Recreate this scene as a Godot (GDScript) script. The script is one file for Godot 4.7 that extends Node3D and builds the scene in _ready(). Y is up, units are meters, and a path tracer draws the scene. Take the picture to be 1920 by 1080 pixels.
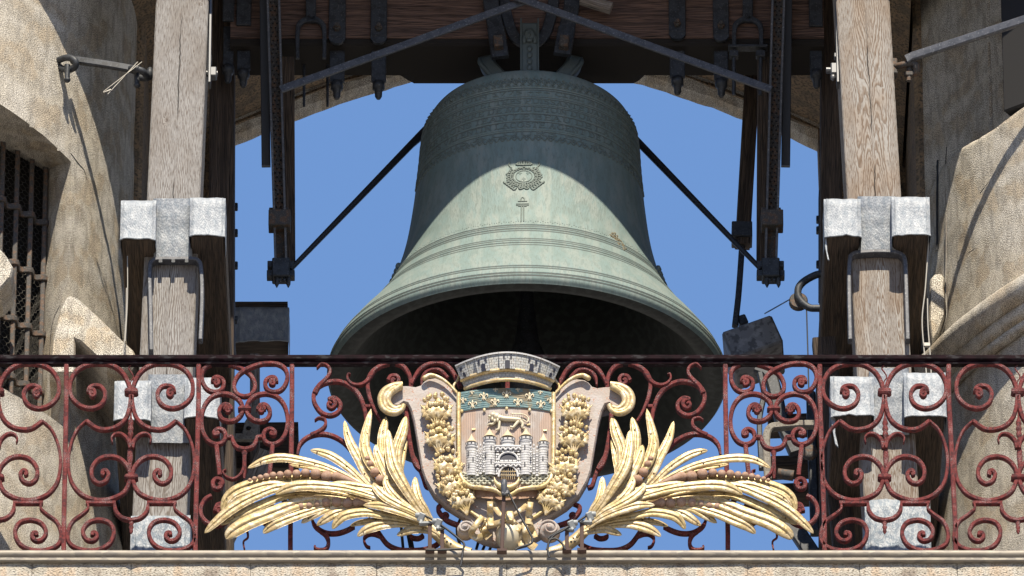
extends Node3D
# A great bronze bell hung between two stone towers over a wrought iron balcony, seen from the street far below.
const F := 19500.0      # focal length in pixels of the 1920 px wide photograph
const DIST := 58.0
const ZR := 2.35        # plane of the balcony railing
const CX := 954.5       # its middle
var C: Vector3
var FW: Vector3
var UPV: Vector3
var M := {}
var used := {}
var rng := RandomNumberGenerator.new()
var bell_o: Vector3
var bell_prof: PackedVector3Array
var lumps := FastNoiseLite.new()

func _ready():
	rng.seed = 11
	camera_and_light()
	lumps.seed = 4; lumps.frequency = 1.0; lumps.fractal_octaves = 4
	materials()
	setting()
	ledge()
	tower_left()
	tower_right()
	vault()
	bell()
	headstock()
	frame_left()
	frame_right()
	swing_gear()
	hammer_gear()
	ties_and_wires()
	railing()
	arms()
	palm(0.0)
	palm(CX)
	lamps()

func camera_and_light():
	var a := deg_to_rad(31.0)
	FW = Vector3(0, sin(a), -cos(a)); UPV = Vector3(0, cos(a), sin(a))
	C = Vector3(0, 0.606 - DIST * sin(a), DIST * cos(a))
	var cam := Camera3D.new(); cam.name = "camera"
	cam.fov = rad_to_deg(2.0 * atan(540.0 / F)); cam.near = 1.0; cam.far = 900.0
	add_child(cam); cam.position = C; cam.rotation.x = a
	var sky := ProceduralSkyMaterial.new()
	sky.sky_top_color = Color(0.090, 0.186, 0.400).linear_to_srgb()
	sky.sky_horizon_color = Color(0.36, 0.46, 0.64).linear_to_srgb()
	sky.sky_curve = 0.14
	sky.ground_bottom_color = Color(0.26, 0.24, 0.2).linear_to_srgb()
	sky.ground_horizon_color = Color(0.3, 0.29, 0.27).linear_to_srgb()
	sky.sun_angle_max = 1.0
	var env := Environment.new()
	env.background_mode = Environment.BG_SKY
	env.sky = Sky.new(); env.sky.sky_material = sky
	env.tonemap_mode = Environment.TONE_MAPPER_LINEAR
	env.tonemap_exposure = 1.6
	env.sdfgi_enabled = true; env.ssao_enabled = true; env.ssil_enabled = true
	var we := WorldEnvironment.new(); we.name = "world_environment"; we.environment = env
	add_child(we)
	var sun := DirectionalLight3D.new(); sun.name = "sun"
	sun.light_energy = 1.6; sun.light_angular_distance = 0.5
	sun.light_color = Color(1.0, 0.95, 0.86); sun.shadow_enabled = true
	var e := deg_to_rad(50.0); var az := deg_to_rad(4.0)
	var to_sun := Vector3(sin(az) * cos(e), sin(e), cos(az) * cos(e))
	add_child(sun)
	sun.position = Vector3.ZERO
	sun.look_at_from_position(Vector3.ZERO, -to_sun, Vector3.UP)

# ---------- helpers ----------
func W(px: float, py: float, z: float) -> Vector3:      # the point of the plane z that lies where the photograph shows it
	var d := FW * F + Vector3(px - 960.0, 0, 0) + UPV * (540.0 - py)
	return C + d * ((z - C.z) / d.z)

func new_st() -> SurfaceTool:
	var st := SurfaceTool.new(); st.begin(Mesh.PRIMITIVE_TRIANGLES); return st

func vtx(st: SurfaceTool, p: Vector3, uv := Vector2.ZERO):
	st.set_uv(uv); st.add_vertex(p)

func tri(st, a, b, c, ua := Vector2.ZERO, ub := Vector2.ZERO, uc := Vector2.ZERO):
	vtx(st, a, ua); vtx(st, b, ub); vtx(st, c, uc)

func quad(st, a, b, c, d, ua := Vector2.ZERO, ub := Vector2.ZERO, uc := Vector2.ZERO, ud := Vector2.ZERO):
	tri(st, a, b, c, ua, ub, uc); tri(st, a, c, d, ua, uc, ud)

func rows_to(st: SurfaceTool, rows: Array, smooth := true, closed := false, uvs: Array = []):
	st.set_smooth_group(0 if smooth else -1)
	for i in rows.size() - 1:
		var r0: PackedVector3Array = rows[i]; var r1: PackedVector3Array = rows[i + 1]
		var n := r0.size()
		for j in (n if closed else n - 1):
			var k := (j + 1) % n
			if uvs:
				quad(st, r0[j], r1[j], r1[k], r0[k], uvs[i][j], uvs[i + 1][j], uvs[i + 1][j + 1], uvs[i][j + 1])
			else:
				quad(st, r0[j], r1[j], r1[k], r0[k])

func fan(st: SurfaceTool, ring: PackedVector3Array, flip := false, smooth := false):
	st.set_smooth_group(0 if smooth else -1)
	var c := Vector3.ZERO
	for p in ring: c += p
	c /= ring.size()
	for i in ring.size():
		var a := ring[i]; var b := ring[(i + 1) % ring.size()]
		if flip: tri(st, c, b, a)
		else: tri(st, c, a, b)

func cr(pts: PackedVector3Array, n := 6) -> PackedVector3Array:      # Catmull-Rom
	var o := PackedVector3Array()
	var m := pts.size()
	for i in m - 1:
		var p0 := pts[i - 1] if i > 0 else pts[0] * 2 - pts[1]
		var p3 := pts[i + 2] if i + 2 < m else pts[m - 1] * 2 - pts[m - 2]
		for k in n:
			var t := float(k) / n
			o.append(0.5 * (2 * pts[i + 1 - 1] + (pts[i + 1] - p0) * t + (2 * p0 - 5 * pts[i] + 4 * pts[i + 1] - p3) * t * t + (3 * pts[i] - p0 - 3 * pts[i + 1] + p3) * t * t * t))
	o.append(pts[m - 1])
	return o

func pv(a: Array, k := 1.0, ox := 0.0, oy := 0.0, mir := 0.0, z := 0.0) -> PackedVector3Array:   # flat list of crop coordinates -> photograph pixels (z kept as depth offset)
	var o := PackedVector3Array()
	for i in range(0, a.size(), 2):
		var x: float = ox + a[i] / k
		o.append(Vector3(2 * mir - x if mir != 0.0 else x, oy + a[i + 1] / k, z))
	return o

func on_plane(pts: PackedVector3Array, z: float) -> PackedVector3Array:
	var o := PackedVector3Array()
	for p in pts: o.append(W(p.x, p.y, z + p.z))
	return o

func lin(v0: float, v1: float, n: int) -> PackedFloat32Array:
	var o := PackedFloat32Array()
	for i in n: o.append(lerpf(v0, v1, float(i) / max(n - 1, 1)))
	return o

func tube(st: SurfaceTool, pts: PackedVector3Array, r0: float, r1 := -1.0, sides := 8, caps := true, radii := PackedFloat32Array()):
	if r1 < 0: r1 = r0
	var rows := []
	var n := pts.size()
	var up := Vector3.ZERO
	for i in n:
		var t := (pts[min(i + 1, n - 1)] - pts[max(i - 1, 0)]).normalized()
		if up == Vector3.ZERO:
			up = t.cross(Vector3.RIGHT if absf(t.x) < 0.8 else Vector3.UP).normalized()
		up = (up - t * up.dot(t)).normalized()
		var s := t.cross(up)
		var r := radii[i] if radii.size() == n else lerpf(r0, r1, float(i) / max(n - 1, 1))
		var ring := PackedVector3Array()
		for j in sides:
			var a := TAU * j / sides
			ring.append(pts[i] + (up * cos(a) + s * sin(a)) * r)
		rows.append(ring)
	rows_to(st, rows, true, true)
	if caps:
		fan(st, rows[0], true); fan(st, rows[n - 1])

# a forged flat bar bent in the plane of the railing: w across (in the plane), d deep
func bar(st: SurfaceTool, pts: PackedVector3Array, w, d: float, nrm := Vector3.BACK):
	var rows := []
	var n := pts.size()
	var flat := w is float
	for i in n:
		var t := (pts[min(i + 1, n - 1)] - pts[max(i - 1, 0)]).normalized()
		var s := t.cross(nrm).normalized()
		var f := s.cross(t).normalized()
		var hw: float = (w if flat else w[i]) * 0.5
		var hd := d * 0.5
		var c: float = min(hw, hd) * 0.35
		rows.append(PackedVector3Array([pts[i] + s * hw + f * (hd - c), pts[i] + s * (hw - c) + f * hd, pts[i] - s * (hw - c) + f * hd, pts[i] - s * hw + f * (hd - c),
			pts[i] - s * hw - f * (hd - c), pts[i] - s * (hw - c) - f * hd, pts[i] + s * (hw - c) - f * hd, pts[i] + s * hw - f * (hd - c)]))
	for k in 8:
		var two := []
		for r in rows: two.append(PackedVector3Array([r[k], r[(k + 1) % 8]]))
		st.set_smooth_group(k + 1)
		for i in two.size() - 1:
			quad(st, two[i][0], two[i + 1][0], two[i + 1][1], two[i][1])
	fan(st, rows[0], true); fan(st, rows[n - 1])

func cbox(st: SurfaceTool, c: Vector3, h: Vector3, bevel := 0.004, b := Basis.IDENTITY):      # chamfered box
	st.set_smooth_group(-1)
	bevel = min(bevel, min(h.x, min(h.y, h.z)) * 0.45)
	var v := func(sx, sy, sz, k):
		var q := Vector3(sx * (h.x - (0.0 if k == 0 else bevel)), sy * (h.y - (0.0 if k == 1 else bevel)), sz * (h.z - (0.0 if k == 2 else bevel)))
		return c + b * q
	for k in 3:
		for s in [-1, 1]:
			var cor := []
			for uv in [[-1, -1], [1, -1], [1, 1], [-1, 1]]:
				var q := [0, 0, 0]
				q[k] = s; q[(k + 1) % 3] = uv[0]; q[(k + 2) % 3] = uv[1]
				cor.append(v.call(q[0], q[1], q[2], k))
			if s > 0: quad(st, cor[0], cor[3], cor[2], cor[1])
			else: quad(st, cor[0], cor[1], cor[2], cor[3])
		for s1 in [-1, 1]:
			for s2 in [-1, 1]:
				var i := (k + 1) % 3; var j := (k + 2) % 3
				var pts := []
				for e in [[-1, i], [1, i], [1, j], [-1, j]]:
					var q := [0, 0, 0]
					q[k] = e[0]; q[i] = s1; q[j] = s2
					pts.append(v.call(q[0], q[1], q[2], e[1]))
				if s1 * s2 > 0: quad(st, pts[0], pts[3], pts[2], pts[1])
				else: quad(st, pts[0], pts[1], pts[2], pts[3])
	for sx in [-1, 1]:
		for sy in [-1, 1]:
			for sz in [-1, 1]:
				var a = v.call(sx, sy, sz, 0); var bb = v.call(sx, sy, sz, 1); var cc = v.call(sx, sy, sz, 2)
				if sx * sy * sz > 0: tri(st, a, cc, bb)
				else: tri(st, a, bb, cc)

# timber between two points, u across the grain and v along it
func beam(st: SurfaceTool, a: Vector3, b: Vector3, w: float, h: float, side: Vector3, uo := 0.0, ch := 0.008):
	var t := (b - a).normalized()
	var s := (side - t * side.dot(t)).normalized()
	var f := s.cross(t).normalized()
	var hw := w * 0.5; var hh := h * 0.5
	var ring := [Vector2(hw, hh - ch), Vector2(hw - ch, hh), Vector2(-hw + ch, hh), Vector2(-hw, hh - ch), Vector2(-hw, -hh + ch), Vector2(-hw + ch, -hh), Vector2(hw - ch, -hh), Vector2(hw, -hh + ch)]
	var L := a.distance_to(b)
	var n := int(max(2.0, L / 0.12))
	var acc := uo
	for k in 8:
		var p: Vector2 = ring[k]; var q: Vector2 = ring[(k + 1) % 8]
		var d := p.distance_to(q)
		st.set_smooth_group(k + 1)
		for i in n:
			var l0 := L * i / n; var l1 := L * (i + 1) / n
			var o := Vector3.ZERO
			var A := a + t * l0; var B := a + t * l1
			quad(st, A + s * p.x + f * p.y, B + s * p.x + f * p.y, B + s * q.x + f * q.y, A + s * q.x + f * q.y,
				Vector2(acc, l0), Vector2(acc, l1), Vector2(acc + d, l1), Vector2(acc + d, l0))
		acc += d
	for e in 2:
		var r := PackedVector3Array()
		for p in ring: r.append((a if e == 0 else b) + s * p.x + f * p.y)
		fan(st, r, e == 0)

func ball(st: SurfaceTool, c: Vector3, r: Vector3, b := Basis.IDENTITY, seg := 10):
	var rows := []
	var n := int(seg / 2) + 1
	for i in n + 1:
		var ring := PackedVector3Array()
		var th := PI * i / n
		for j in seg:
			var ph := TAU * j / seg
			ring.append(c + b * Vector3(sin(th) * cos(ph) * r.x, cos(th) * r.y, sin(th) * sin(ph) * r.z))
		rows.append(ring)
	rows_to(st, rows, true, true)

func lathe(st: SurfaceTool, o: Vector3, b: Basis, prof: Array, seg := 12, smooth := true):   # prof: [radius, height along b.y] ...
	var rows := []
	for i in range(0, prof.size(), 2):
		var ring := PackedVector3Array()
		for j in seg:
			var a := TAU * j / seg
			ring.append(o + b * Vector3(cos(a) * prof[i], prof[i + 1], -sin(a) * prof[i]))
		rows.append(ring)
	rows_to(st, rows, smooth, true)
	fan(st, rows[0], true); fan(st, rows[rows.size() - 1])

# a plate with the given outline (photograph pixels) whose front lies in the plane z
func plate(st: SurfaceTool, poly: PackedVector3Array, z: float, depth: float, bev := 1.2, bevz := 0.004, shape = null):
	var n := poly.size()
	var area := 0.0
	for i in n: area += poly[i].x * poly[(i + 1) % n].y - poly[(i + 1) % n].x * poly[i].y
	var sg := 1.0 if area > 0 else -1.0
	var inner := PackedVector2Array()
	for i in n:
		var a := poly[(i + n - 1) % n]; var b := poly[i]; var c := poly[(i + 1) % n]
		var d0 := Vector2(b.x - a.x, b.y - a.y).normalized(); var d1 := Vector2(c.x - b.x, c.y - b.y).normalized()
		var m := (Vector2(-d0.y, d0.x) + Vector2(-d1.y, d1.x))
		m = m.normalized() / max(0.5, sqrt(max(0.05, (1.0 + d0.dot(d1)) * 0.5)))
		inner.append(Vector2(b.x, b.y) + m * bev * sg)
	var zz := func(x, y): return z + (shape.call(x, y) if shape != null else 0.0)
	var ids := Geometry2D.triangulate_polygon(inner)
	st.set_smooth_group(-1)
	for i in range(0, ids.size(), 3):
		var q := []
		for k in 3:
			var p := inner[ids[i + k]]
			q.append(W(p.x, p.y, zz.call(p.x, p.y)))
		tri(st, q[0], q[1], q[2])
	var f := PackedVector3Array(); var o := PackedVector3Array(); var bk := PackedVector3Array()
	for i in n:
		var zi: float = zz.call(poly[i].x, poly[i].y)
		f.append(W(inner[i].x, inner[i].y, zz.call(inner[i].x, inner[i].y)))
		var q := W(poly[i].x, poly[i].y, zi)
		o.append(q - Vector3(0, 0, bevz)); bk.append(q - Vector3(0, 0, depth))
	rows_to(st, [f, o], false, true)
	rows_to(st, [o, bk], false, true)
	fan(st, bk, true)

func slot(parent: Node, n: Node3D, called: String):
	var key := str(parent.get_instance_id()) + called
	var k: int = used.get(key, 0)
	used[key] = k + 1
	n.name = called if k == 0 else "%s_%03d" % [called, k]
	parent.add_child(n, true)

func origin_of(n: Node) -> Vector3:
	var o := Vector3.ZERO
	while n is Node3D and n != self:
		o += n.position
		n = n.get_parent()
	return o

func part(st: SurfaceTool, called: String, mat: String, parent: Node) -> MeshInstance3D:
	st.generate_normals()
	var st2 := SurfaceTool.new()
	st2.append_from(st.commit(), 0, Transform3D(Basis.IDENTITY, -origin_of(parent)))
	var mi := MeshInstance3D.new()
	mi.mesh = st2.commit(); mi.material_override = null
	mi.mesh.surface_set_material(0, M[mat])
	slot(parent, mi, called)
	return mi

func tag(o: Node3D, label: String, category: String, group := ""):
	o.set_meta("label", label); o.set_meta("category", category)
	if group: o.set_meta("group", group)

func thing(called: String, label: String, category: String, at: Vector3, group := "") -> Node3D:
	var o := Node3D.new(); o.position = at
	slot(self, o, called); tag(o, label, category, group)
	return o

func solo(st: SurfaceTool, called: String, mat: String, at: Vector3) -> MeshInstance3D:      # a top-level object that is one mesh
	st.generate_normals()
	var st2 := SurfaceTool.new()
	st2.append_from(st.commit(), 0, Transform3D(Basis.IDENTITY, -at))
	var mi := MeshInstance3D.new(); mi.mesh = st2.commit(); mi.position = at
	mi.mesh.surface_set_material(0, M[mat])
	slot(self, mi, called)
	return mi

func struct(st, called, mat, at):
	var o := solo(st, called, mat, at); o.set_meta("kind", "structure"); return o

# ---------- materials ----------
func noise_bytes(sd: int, freq: float, w: int, h: int, oct := 4, type := FastNoiseLite.TYPE_SIMPLEX_SMOOTH, frac := FastNoiseLite.FRACTAL_FBM) -> PackedByteArray:
	var n := FastNoiseLite.new()
	n.seed = sd; n.frequency = freq; n.noise_type = type; n.fractal_type = frac; n.fractal_octaves = oct
	return n.get_seamless_image(w, h).get_data()

func tex_of(w: int, h: int, cols: Callable) -> ImageTexture:
	var b := PackedByteArray(); b.resize(w * h * 3)
	for i in w * h:
		var c: Color = cols.call(i)
		b[i * 3] = int(clampf(c.r, 0, 1) * 255); b[i * 3 + 1] = int(clampf(c.g, 0, 1) * 255); b[i * 3 + 2] = int(clampf(c.b, 0, 1) * 255)
	var im := Image.create_from_data(w, h, false, Image.FORMAT_RGB8, b)
	return ImageTexture.create_from_image(im)

func grey_of(w: int, h: int, b: PackedByteArray) -> ImageTexture:
	return ImageTexture.create_from_image(Image.create_from_data(w, h, false, Image.FORMAT_L8, b))

func S(r, g, b) -> Color: return Color(r, g, b).linear_to_srgb()

func mat(called: String, tex: Texture2D, scale: Vector3, rough: float, metal := 0.0, height: Texture2D = null, hs := 0.0, tri_world := true):
	var m := StandardMaterial3D.new()
	if tex: m.albedo_texture = tex
	m.roughness = rough; m.metallic = metal; m.cull_mode = BaseMaterial3D.CULL_DISABLED
	m.uv1_scale = scale
	if tri_world:
		m.uv1_triplanar = true; m.uv1_world_triplanar = true; m.uv1_triplanar_sharpness = 4.0
	if height:
		m.heightmap_enabled = true; m.heightmap_texture = height; m.heightmap_scale = hs
	M[called] = m
	return m

func plain(called: String, c: Color, rough: float, metal := 0.0):
	var m := StandardMaterial3D.new(); m.albedo_color = c.linear_to_srgb(); m.roughness = rough; m.metallic = metal
	m.cull_mode = BaseMaterial3D.CULL_DISABLED
	M[called] = m

# the face of a squared oak: growth rings cut into long chevrons, weather checks, knots [across, along, size]
func post_wood(called: String, c1: Color, c2: Color, c3: Color, sd: int, mid: float, chevron: float, knots: Array):
	var w := 256; var h := 1280
	var n := FastNoiseLite.new(); n.seed = sd; n.frequency = 1.0; n.fractal_octaves = 3
	var m := FastNoiseLite.new(); m.seed = sd + 1; m.frequency = 1.0; m.fractal_octaves = 2
	var b := PackedByteArray(); b.resize(w * h * 3)
	var hb := PackedByteArray(); hb.resize(w * h)
	for j in h:
		var y := float(j) / h
		var x0 := mid + 0.06 * n.get_noise_1d(y * 6.0)
		var crack := 0.03 * n.get_noise_1d(y * 30.0 + 50.0) + mid * 0.5
		var open := smoothstep(-0.1, 0.4, n.get_noise_1d(y * 9.0 + 90.0))
		for i in w:
			var x := float(i) / w - 0.5
			var q: float = absf(x - x0) * 52.0 + y * chevron * exp(-pow((x - x0) / 0.22, 2.0)) * 1.6 + 1.1 * n.get_noise_2d(x * 1.8, y * 7.0) + 0.35 * n.get_noise_2d(x * 4.0, y * 40.0)
			var dark: float = 0.0
			for k in knots:
				var d: float = (pow((x - k[0]) / 0.10, 2.0) + pow((y - k[1]) / 0.012, 2.0)) / (k[2] * k[2])
				if d < 9.0:
					q += 4.0 * exp(-d)
					dark = maxf(dark, 0.85 * exp(-d * 5.0))
			var s: float = q - floor(q)
			var fib := m.get_noise_2d(x * 55.0, y * 60.0)
			var line: float = smoothstep(0.45, 0.75, s) * (1.0 - smoothstep(0.93, 1.0, s)) * (0.55 + 0.45 * fib)
			line = maxf(line, smoothstep(0.28, 0.6, fib) * 0.7)
			var ck := open * (1.0 - smoothstep(0.004, 0.011, absf(x - crack)))
			var patch := n.get_noise_2d(x * 1.6 + 7.0, y * 9.0)
			var c := mix3(c1, c2, patch * 1.1 + 0.25 + (0.4 if chevron > 20.0 and y < 0.10 and x > -0.1 else 0.0) * smoothstep(0.10, 0.05, y))
			c = mix3(c, c3, clampf(line * 1.05 + dark, 0.0, 0.97))
			c = mix3(c, Color(0.12, 0.10, 0.09), ck)
			var o := (j * w + i)
			b[o * 3] = int(c.r * 255); b[o * 3 + 1] = int(c.g * 255); b[o * 3 + 2] = int(c.b * 255)
			hb[o] = int(clampf(220.0 - 120.0 * line - 160.0 * ck - 90.0 * dark, 0, 255))
	var t := ImageTexture.create_from_image(Image.create_from_data(w, h, false, Image.FORMAT_RGB8, b))
	var mm = mat(called, t, Vector3.ONE, 0.9, 0.0, grey_of(w, h, hb), 0.6, false)
	mm.uv1_scale = Vector3(1.0 / 0.29, 1.0 / 4.3, 1)

func mix3(a: Color, b: Color, t: float) -> Color: return a.lerp(b, clampf(t, 0, 1))

func materials():
	var N := 512
	var fine := noise_bytes(1, 0.06, N, N, 4)
	var mid := noise_bytes(2, 0.016, N, N, 5)
	var big := noise_bytes(3, 0.005, N, N, 4)
	var cell := noise_bytes(5, 0.05, N, N, 2, FastNoiseLite.TYPE_CELLULAR)
	var pits := noise_bytes(6, 0.11, N, N, 2)
	var streak := noise_bytes(7, 0.02, N, N, 5)
	# weathered limestone: warm and cool patches, dark pits, orange blooms
	var s1 := S(0.51, 0.47, 0.40); var s2 := S(0.40, 0.37, 0.32); var s3 := S(0.56, 0.53, 0.475); var s4 := S(0.10, 0.085, 0.065)
	var K := 768
	var kf := noise_bytes(61, 0.16, K, K, 3); var km := noise_bytes(62, 0.012, K, K, 5); var kb := noise_bytes(63, 0.004, K, K, 4); var kp := noise_bytes(64, 0.14, K, K, 3)
	var stone := tex_of(K, K, func(i):
		var c := mix3(s1, s2, clampf((km[i] - 122.0) / 90.0, 0.0, 0.7))
		c = mix3(c, s3, (kb[i] - 128.0) / 50.0)
		c = mix3(c, S(0.40, 0.28, 0.16), clampf((104.0 - kb[i]) / 80.0, 0.0, 0.3))
		c = mix3(c, s4, clampf((106.0 - kp[i]) / 28.0, 0.0, 0.75) * clampf((km[i] - 85.0) / 60.0, 0.2, 1.0))
		var run: float = kb[((i % K) * 5) % K + (i / K) * K] * 0.75 + km[i] * 0.25      # soot and rain runs
		c = mix3(c, S(0.20, 0.185, 0.165), clampf((108.0 - run) / 60.0, 0.0, 0.35))
		return c * (1.0 + clampf((kf[i] - 128.0) / 230.0, -0.3, 0.22)))
	var sh := PackedByteArray(); sh.resize(K * K)
	for i in K * K: sh[i] = int(clampf(128.0 + (kf[i] - 128.0) * 0.7 + min(0.0, (kp[i] - 108.0) * 1.2), 0, 255))
	var stone_h := grey_of(K, K, sh)
	mat("stone", stone, Vector3(1.07, 1.0, 1.07), 0.95, 0.0, stone_h, 0.5)
	var l2 := S(0.37, 0.34, 0.29); var l3 := S(0.42, 0.29, 0.19); var l4 := S(0.49, 0.465, 0.415); var l5 := S(0.19, 0.15, 0.125)
	# rain streaks: the same across every height, so that they run down the face
	var ledge_t := tex_of(K, K, func(i):
		var col: int = i % K
		var run: float = kb[(col * 3) % K + K * 100] * 0.6 + km[(col * 2) % K + K * 300] * 0.4
		var c := mix3(l2, l4, (km[i] * 0.6 + run * 0.4 - 108.0) / 50.0)
		c = mix3(c, l3, clampf((run * 0.75 + km[i] * 0.25 - 138.0) / 60.0, 0.0, 0.55))
		c = mix3(c, l5, clampf((112.0 - run * 0.75 - km[i] * 0.25) / 50.0, 0.0, 0.6))
		return mix3(c, s4, clampf((104.0 - kp[i]) / 40.0, 0.0, 0.65)))
	mat("ledge_stone", ledge_t, Vector3(0.55, 1.0, 0.55), 0.95, 0.0, stone_h, 0.8)
	# darker brown stone inside the arch
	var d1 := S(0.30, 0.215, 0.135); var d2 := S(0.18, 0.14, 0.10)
	mat("dark_stone", tex_of(N, N, func(i): return mix3(mix3(d1, d2, (mid[i] - 105.0) / 70.0), s4, (112.0 - pits[i]) / 40.0)), Vector3(0.8, 0.8, 0.8), 0.95, 0.0, stone_h, 1.2)
	# weathered oak: u across the grain, v along it
	var wood := func(called, c1, c2, c3, sd, blend):
		var g1 := noise_bytes(sd, 0.035, N, N, 5, FastNoiseLite.TYPE_SIMPLEX_SMOOTH, FastNoiseLite.FRACTAL_RIDGED)
		var g2 := noise_bytes(sd + 1, 0.012, N, N, 4)
		var g3 := noise_bytes(sd + 2, 0.006, N, N, 4, FastNoiseLite.TYPE_SIMPLEX_SMOOTH, FastNoiseLite.FRACTAL_RIDGED)
		var hh := PackedByteArray(); hh.resize(N * N)
		for i in N * N: hh[i] = int(clampf(200.0 - max(0.0, g1[i] - 120.0) * 1.3 - max(0.0, g3[i] - 205.0) * 4.0, 0, 255))
		var t := tex_of(N, N, func(i):
			var c := mix3(c1, c2, (g2[i] - 128.0 + blend) / 55.0)
			c = mix3(c, c3, clampf((g1[i] - 140.0) / 90.0, 0.0, 0.8))
			c = mix3(c, Color(0.07, 0.055, 0.045), (g3[i] - 212.0) / 25.0)
			return c)
		var m = mat(called, t, Vector3(1.0, 0.14, 1.0), 0.9, 0.0, grey_of(N, N, hh), 0.8, false)
		m.uv1_scale = Vector3(4.5, 0.15, 1)
	wood.call("grey_oak", S(0.42, 0.385, 0.36), S(0.30, 0.255, 0.225), S(0.15, 0.12, 0.10), 21, -8.0)
	wood.call("pale_oak", S(0.45, 0.375, 0.325), S(0.34, 0.245, 0.175), S(0.16, 0.105, 0.07), 31, 6.0)
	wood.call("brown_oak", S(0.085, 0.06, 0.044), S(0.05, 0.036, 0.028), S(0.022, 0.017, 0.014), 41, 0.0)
	wood.call("red_oak", S(0.165, 0.10, 0.08), S(0.11, 0.07, 0.058), S(0.04, 0.026, 0.024), 51, 0.0)
	mat("warm_gold", tex_of(N, N, func(i): return mix3(mix3(S(0.52, 0.41, 0.24), S(0.40, 0.30, 0.14), (mid[i] - 108.0) / 45.0), S(0.2, 0.13, 0.06), clampf((fine[i] - 160.0) / 45.0, 0.0, 0.8))), Vector3(2.4, 2.4, 2.4), 0.42, 0.3, grey_of(N, N, mid), 0.2)
	var old := S(0.36, 0.27, 0.12); var old2 := S(0.50, 0.39, 0.20)
	mat("old_gold", tex_of(N, N, func(i): return mix3(mix3(old2, old, (mid[i] - 105.0) / 50.0), S(0.14, 0.11, 0.06), clampf((fine[i] - 160.0) / 50.0, 0.0, 0.7))), Vector3(2.4, 2.4, 2.4), 0.5, 0.3, grey_of(N, N, mid), 0.2)
	post_wood("left_post", S(0.37, 0.365, 0.365), S(0.30, 0.28, 0.265), S(0.11, 0.085, 0.07), 71, -0.06, 9.0, [[0.03, 0.113, 1.0], [-0.22, 0.31, 0.5], [0.2, 0.69, 1.0], [0.30, 0.135, 0.4]])
	post_wood("right_post", S(0.37, 0.355, 0.34), S(0.31, 0.255, 0.21), S(0.13, 0.08, 0.05), 81, 0.02, 34.0, [[0.10, 0.055, 1.0], [0.02, 0.024, 0.8]])
	# sheet lead and zinc, blotched
	var z1 := S(0.33, 0.365, 0.415); var z2 := S(0.46, 0.49, 0.53); var z3 := S(0.22, 0.27, 0.33)
	mat("zinc", tex_of(N, N, func(i):
		var c := mix3(z1, z2, (mid[i] * 0.92 + fine[i] * 0.08 - 85.0) / 95.0)
		return mix3(c, z3, clampf((98.0 - streak[i] + (pits[i] - 128.0) * 0.5) / 60.0, 0.0, 0.5))), Vector3(3.2, 1.7, 3.2), 0.62, 0.15, grey_of(N, N, fine), 0.25)
	mat("blue_zinc", tex_of(N, N, func(i):
		var c := mix3(z3, z1, (mid[i] - 118.0) / 30.0)
		return mix3(c, z2, clampf((streak[i] * 0.6 + fine[i] * 0.4 - 128.0) / 35.0, 0.0, 0.8))), Vector3(3.6, 1.8, 3.6), 0.6, 0.15, grey_of(N, N, fine), 0.25)
	var w1 := S(0.25, 0.25, 0.265); var w2 := S(0.34, 0.34, 0.355)
	mat("dark_lead", tex_of(N, N, func(i): return mix3(mix3(w1, w2, (mid[i] - 110.0) / 50.0), S(0.05, 0.05, 0.055), clampf((streak[i] - 150.0) / 60.0, 0.0, 0.5))), Vector3(1.5, 1.5, 1.5), 0.7)
	# bronze under its patina
	var b1 := S(0.212, 0.287, 0.275); var b2 := S(0.275, 0.33, 0.312); var b3 := S(0.215, 0.31, 0.315); var b4 := S(0.15, 0.19, 0.18)
	var br := tex_of(N, N, func(i):
		var c := mix3(b1, b2, (big[i] - 105.0) / 60.0)
		c = mix3(c, b3, clampf((mid[i] - 132.0) / 60.0, 0.0, 0.5))
		c = mix3(c, b4, clampf((104.0 - streak[i]) / 90.0, 0.0, 0.3))
		return mix3(c, b4, clampf((fine[i] - 165.0) / 60.0, 0.0, 0.5)))
	mat("bronze", br, Vector3(2.6, 0.7, 2.6), 0.72, 0.1, grey_of(N, N, fine), 0.12)
	mat("bronze_shaded", tex_of(N, N, func(i): return mix3(S(0.022, 0.026, 0.024), S(0.04, 0.048, 0.044), (mid[i] - 100.0) / 60.0)), Vector3(2, 2, 2), 0.7, 0.1)  # darker copy of bronze: the shade inside the bell put into the colour
	# painted and rusty iron
	var r1 := S(0.20, 0.056, 0.056); var r2 := S(0.145, 0.044, 0.045); var r3 := S(0.40, 0.34, 0.34); var r4 := S(0.06, 0.035, 0.04)
	mat("red_iron", tex_of(N, N, func(i):
		var c := mix3(r1, r2, (mid[i] - 110.0) / 50.0)
		c = mix3(c, r4, clampf((105.0 - streak[i]) / 40.0, 0.0, 0.6))
		return mix3(c, r3, clampf((pits[i] - 178.0 + (big[i] - 128.0) * 0.5) / 25.0, 0.0, 0.7))), Vector3(2.6, 2.6, 2.6), 0.6, 0.0, grey_of(N, N, fine), 0.15)
	mat("rail_iron", tex_of(N, N, func(i):
		var c := mix3(S(0.017, 0.008, 0.011), S(0.010, 0.006, 0.008), (mid[i] - 110.0) / 50.0)
		return mix3(c, S(0.09, 0.10, 0.105), clampf((streak[i] - 160.0) / 60.0, 0.0, 0.5))), Vector3(1.2, 3.0, 3.0), 0.3)
	M["rail_iron"].metallic_specular = 0.12
	M["red_iron"].metallic_specular = 0.08
	mat("iron", tex_of(N, N, func(i):
		var c := mix3(S(0.035, 0.04, 0.05), S(0.022, 0.025, 0.03), (mid[i] - 110.0) / 50.0)
		return mix3(c, S(0.09, 0.095, 0.105), (fine[i] - 165.0) / 40.0)), Vector3(2, 2, 2), 0.55, 0.2)
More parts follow.
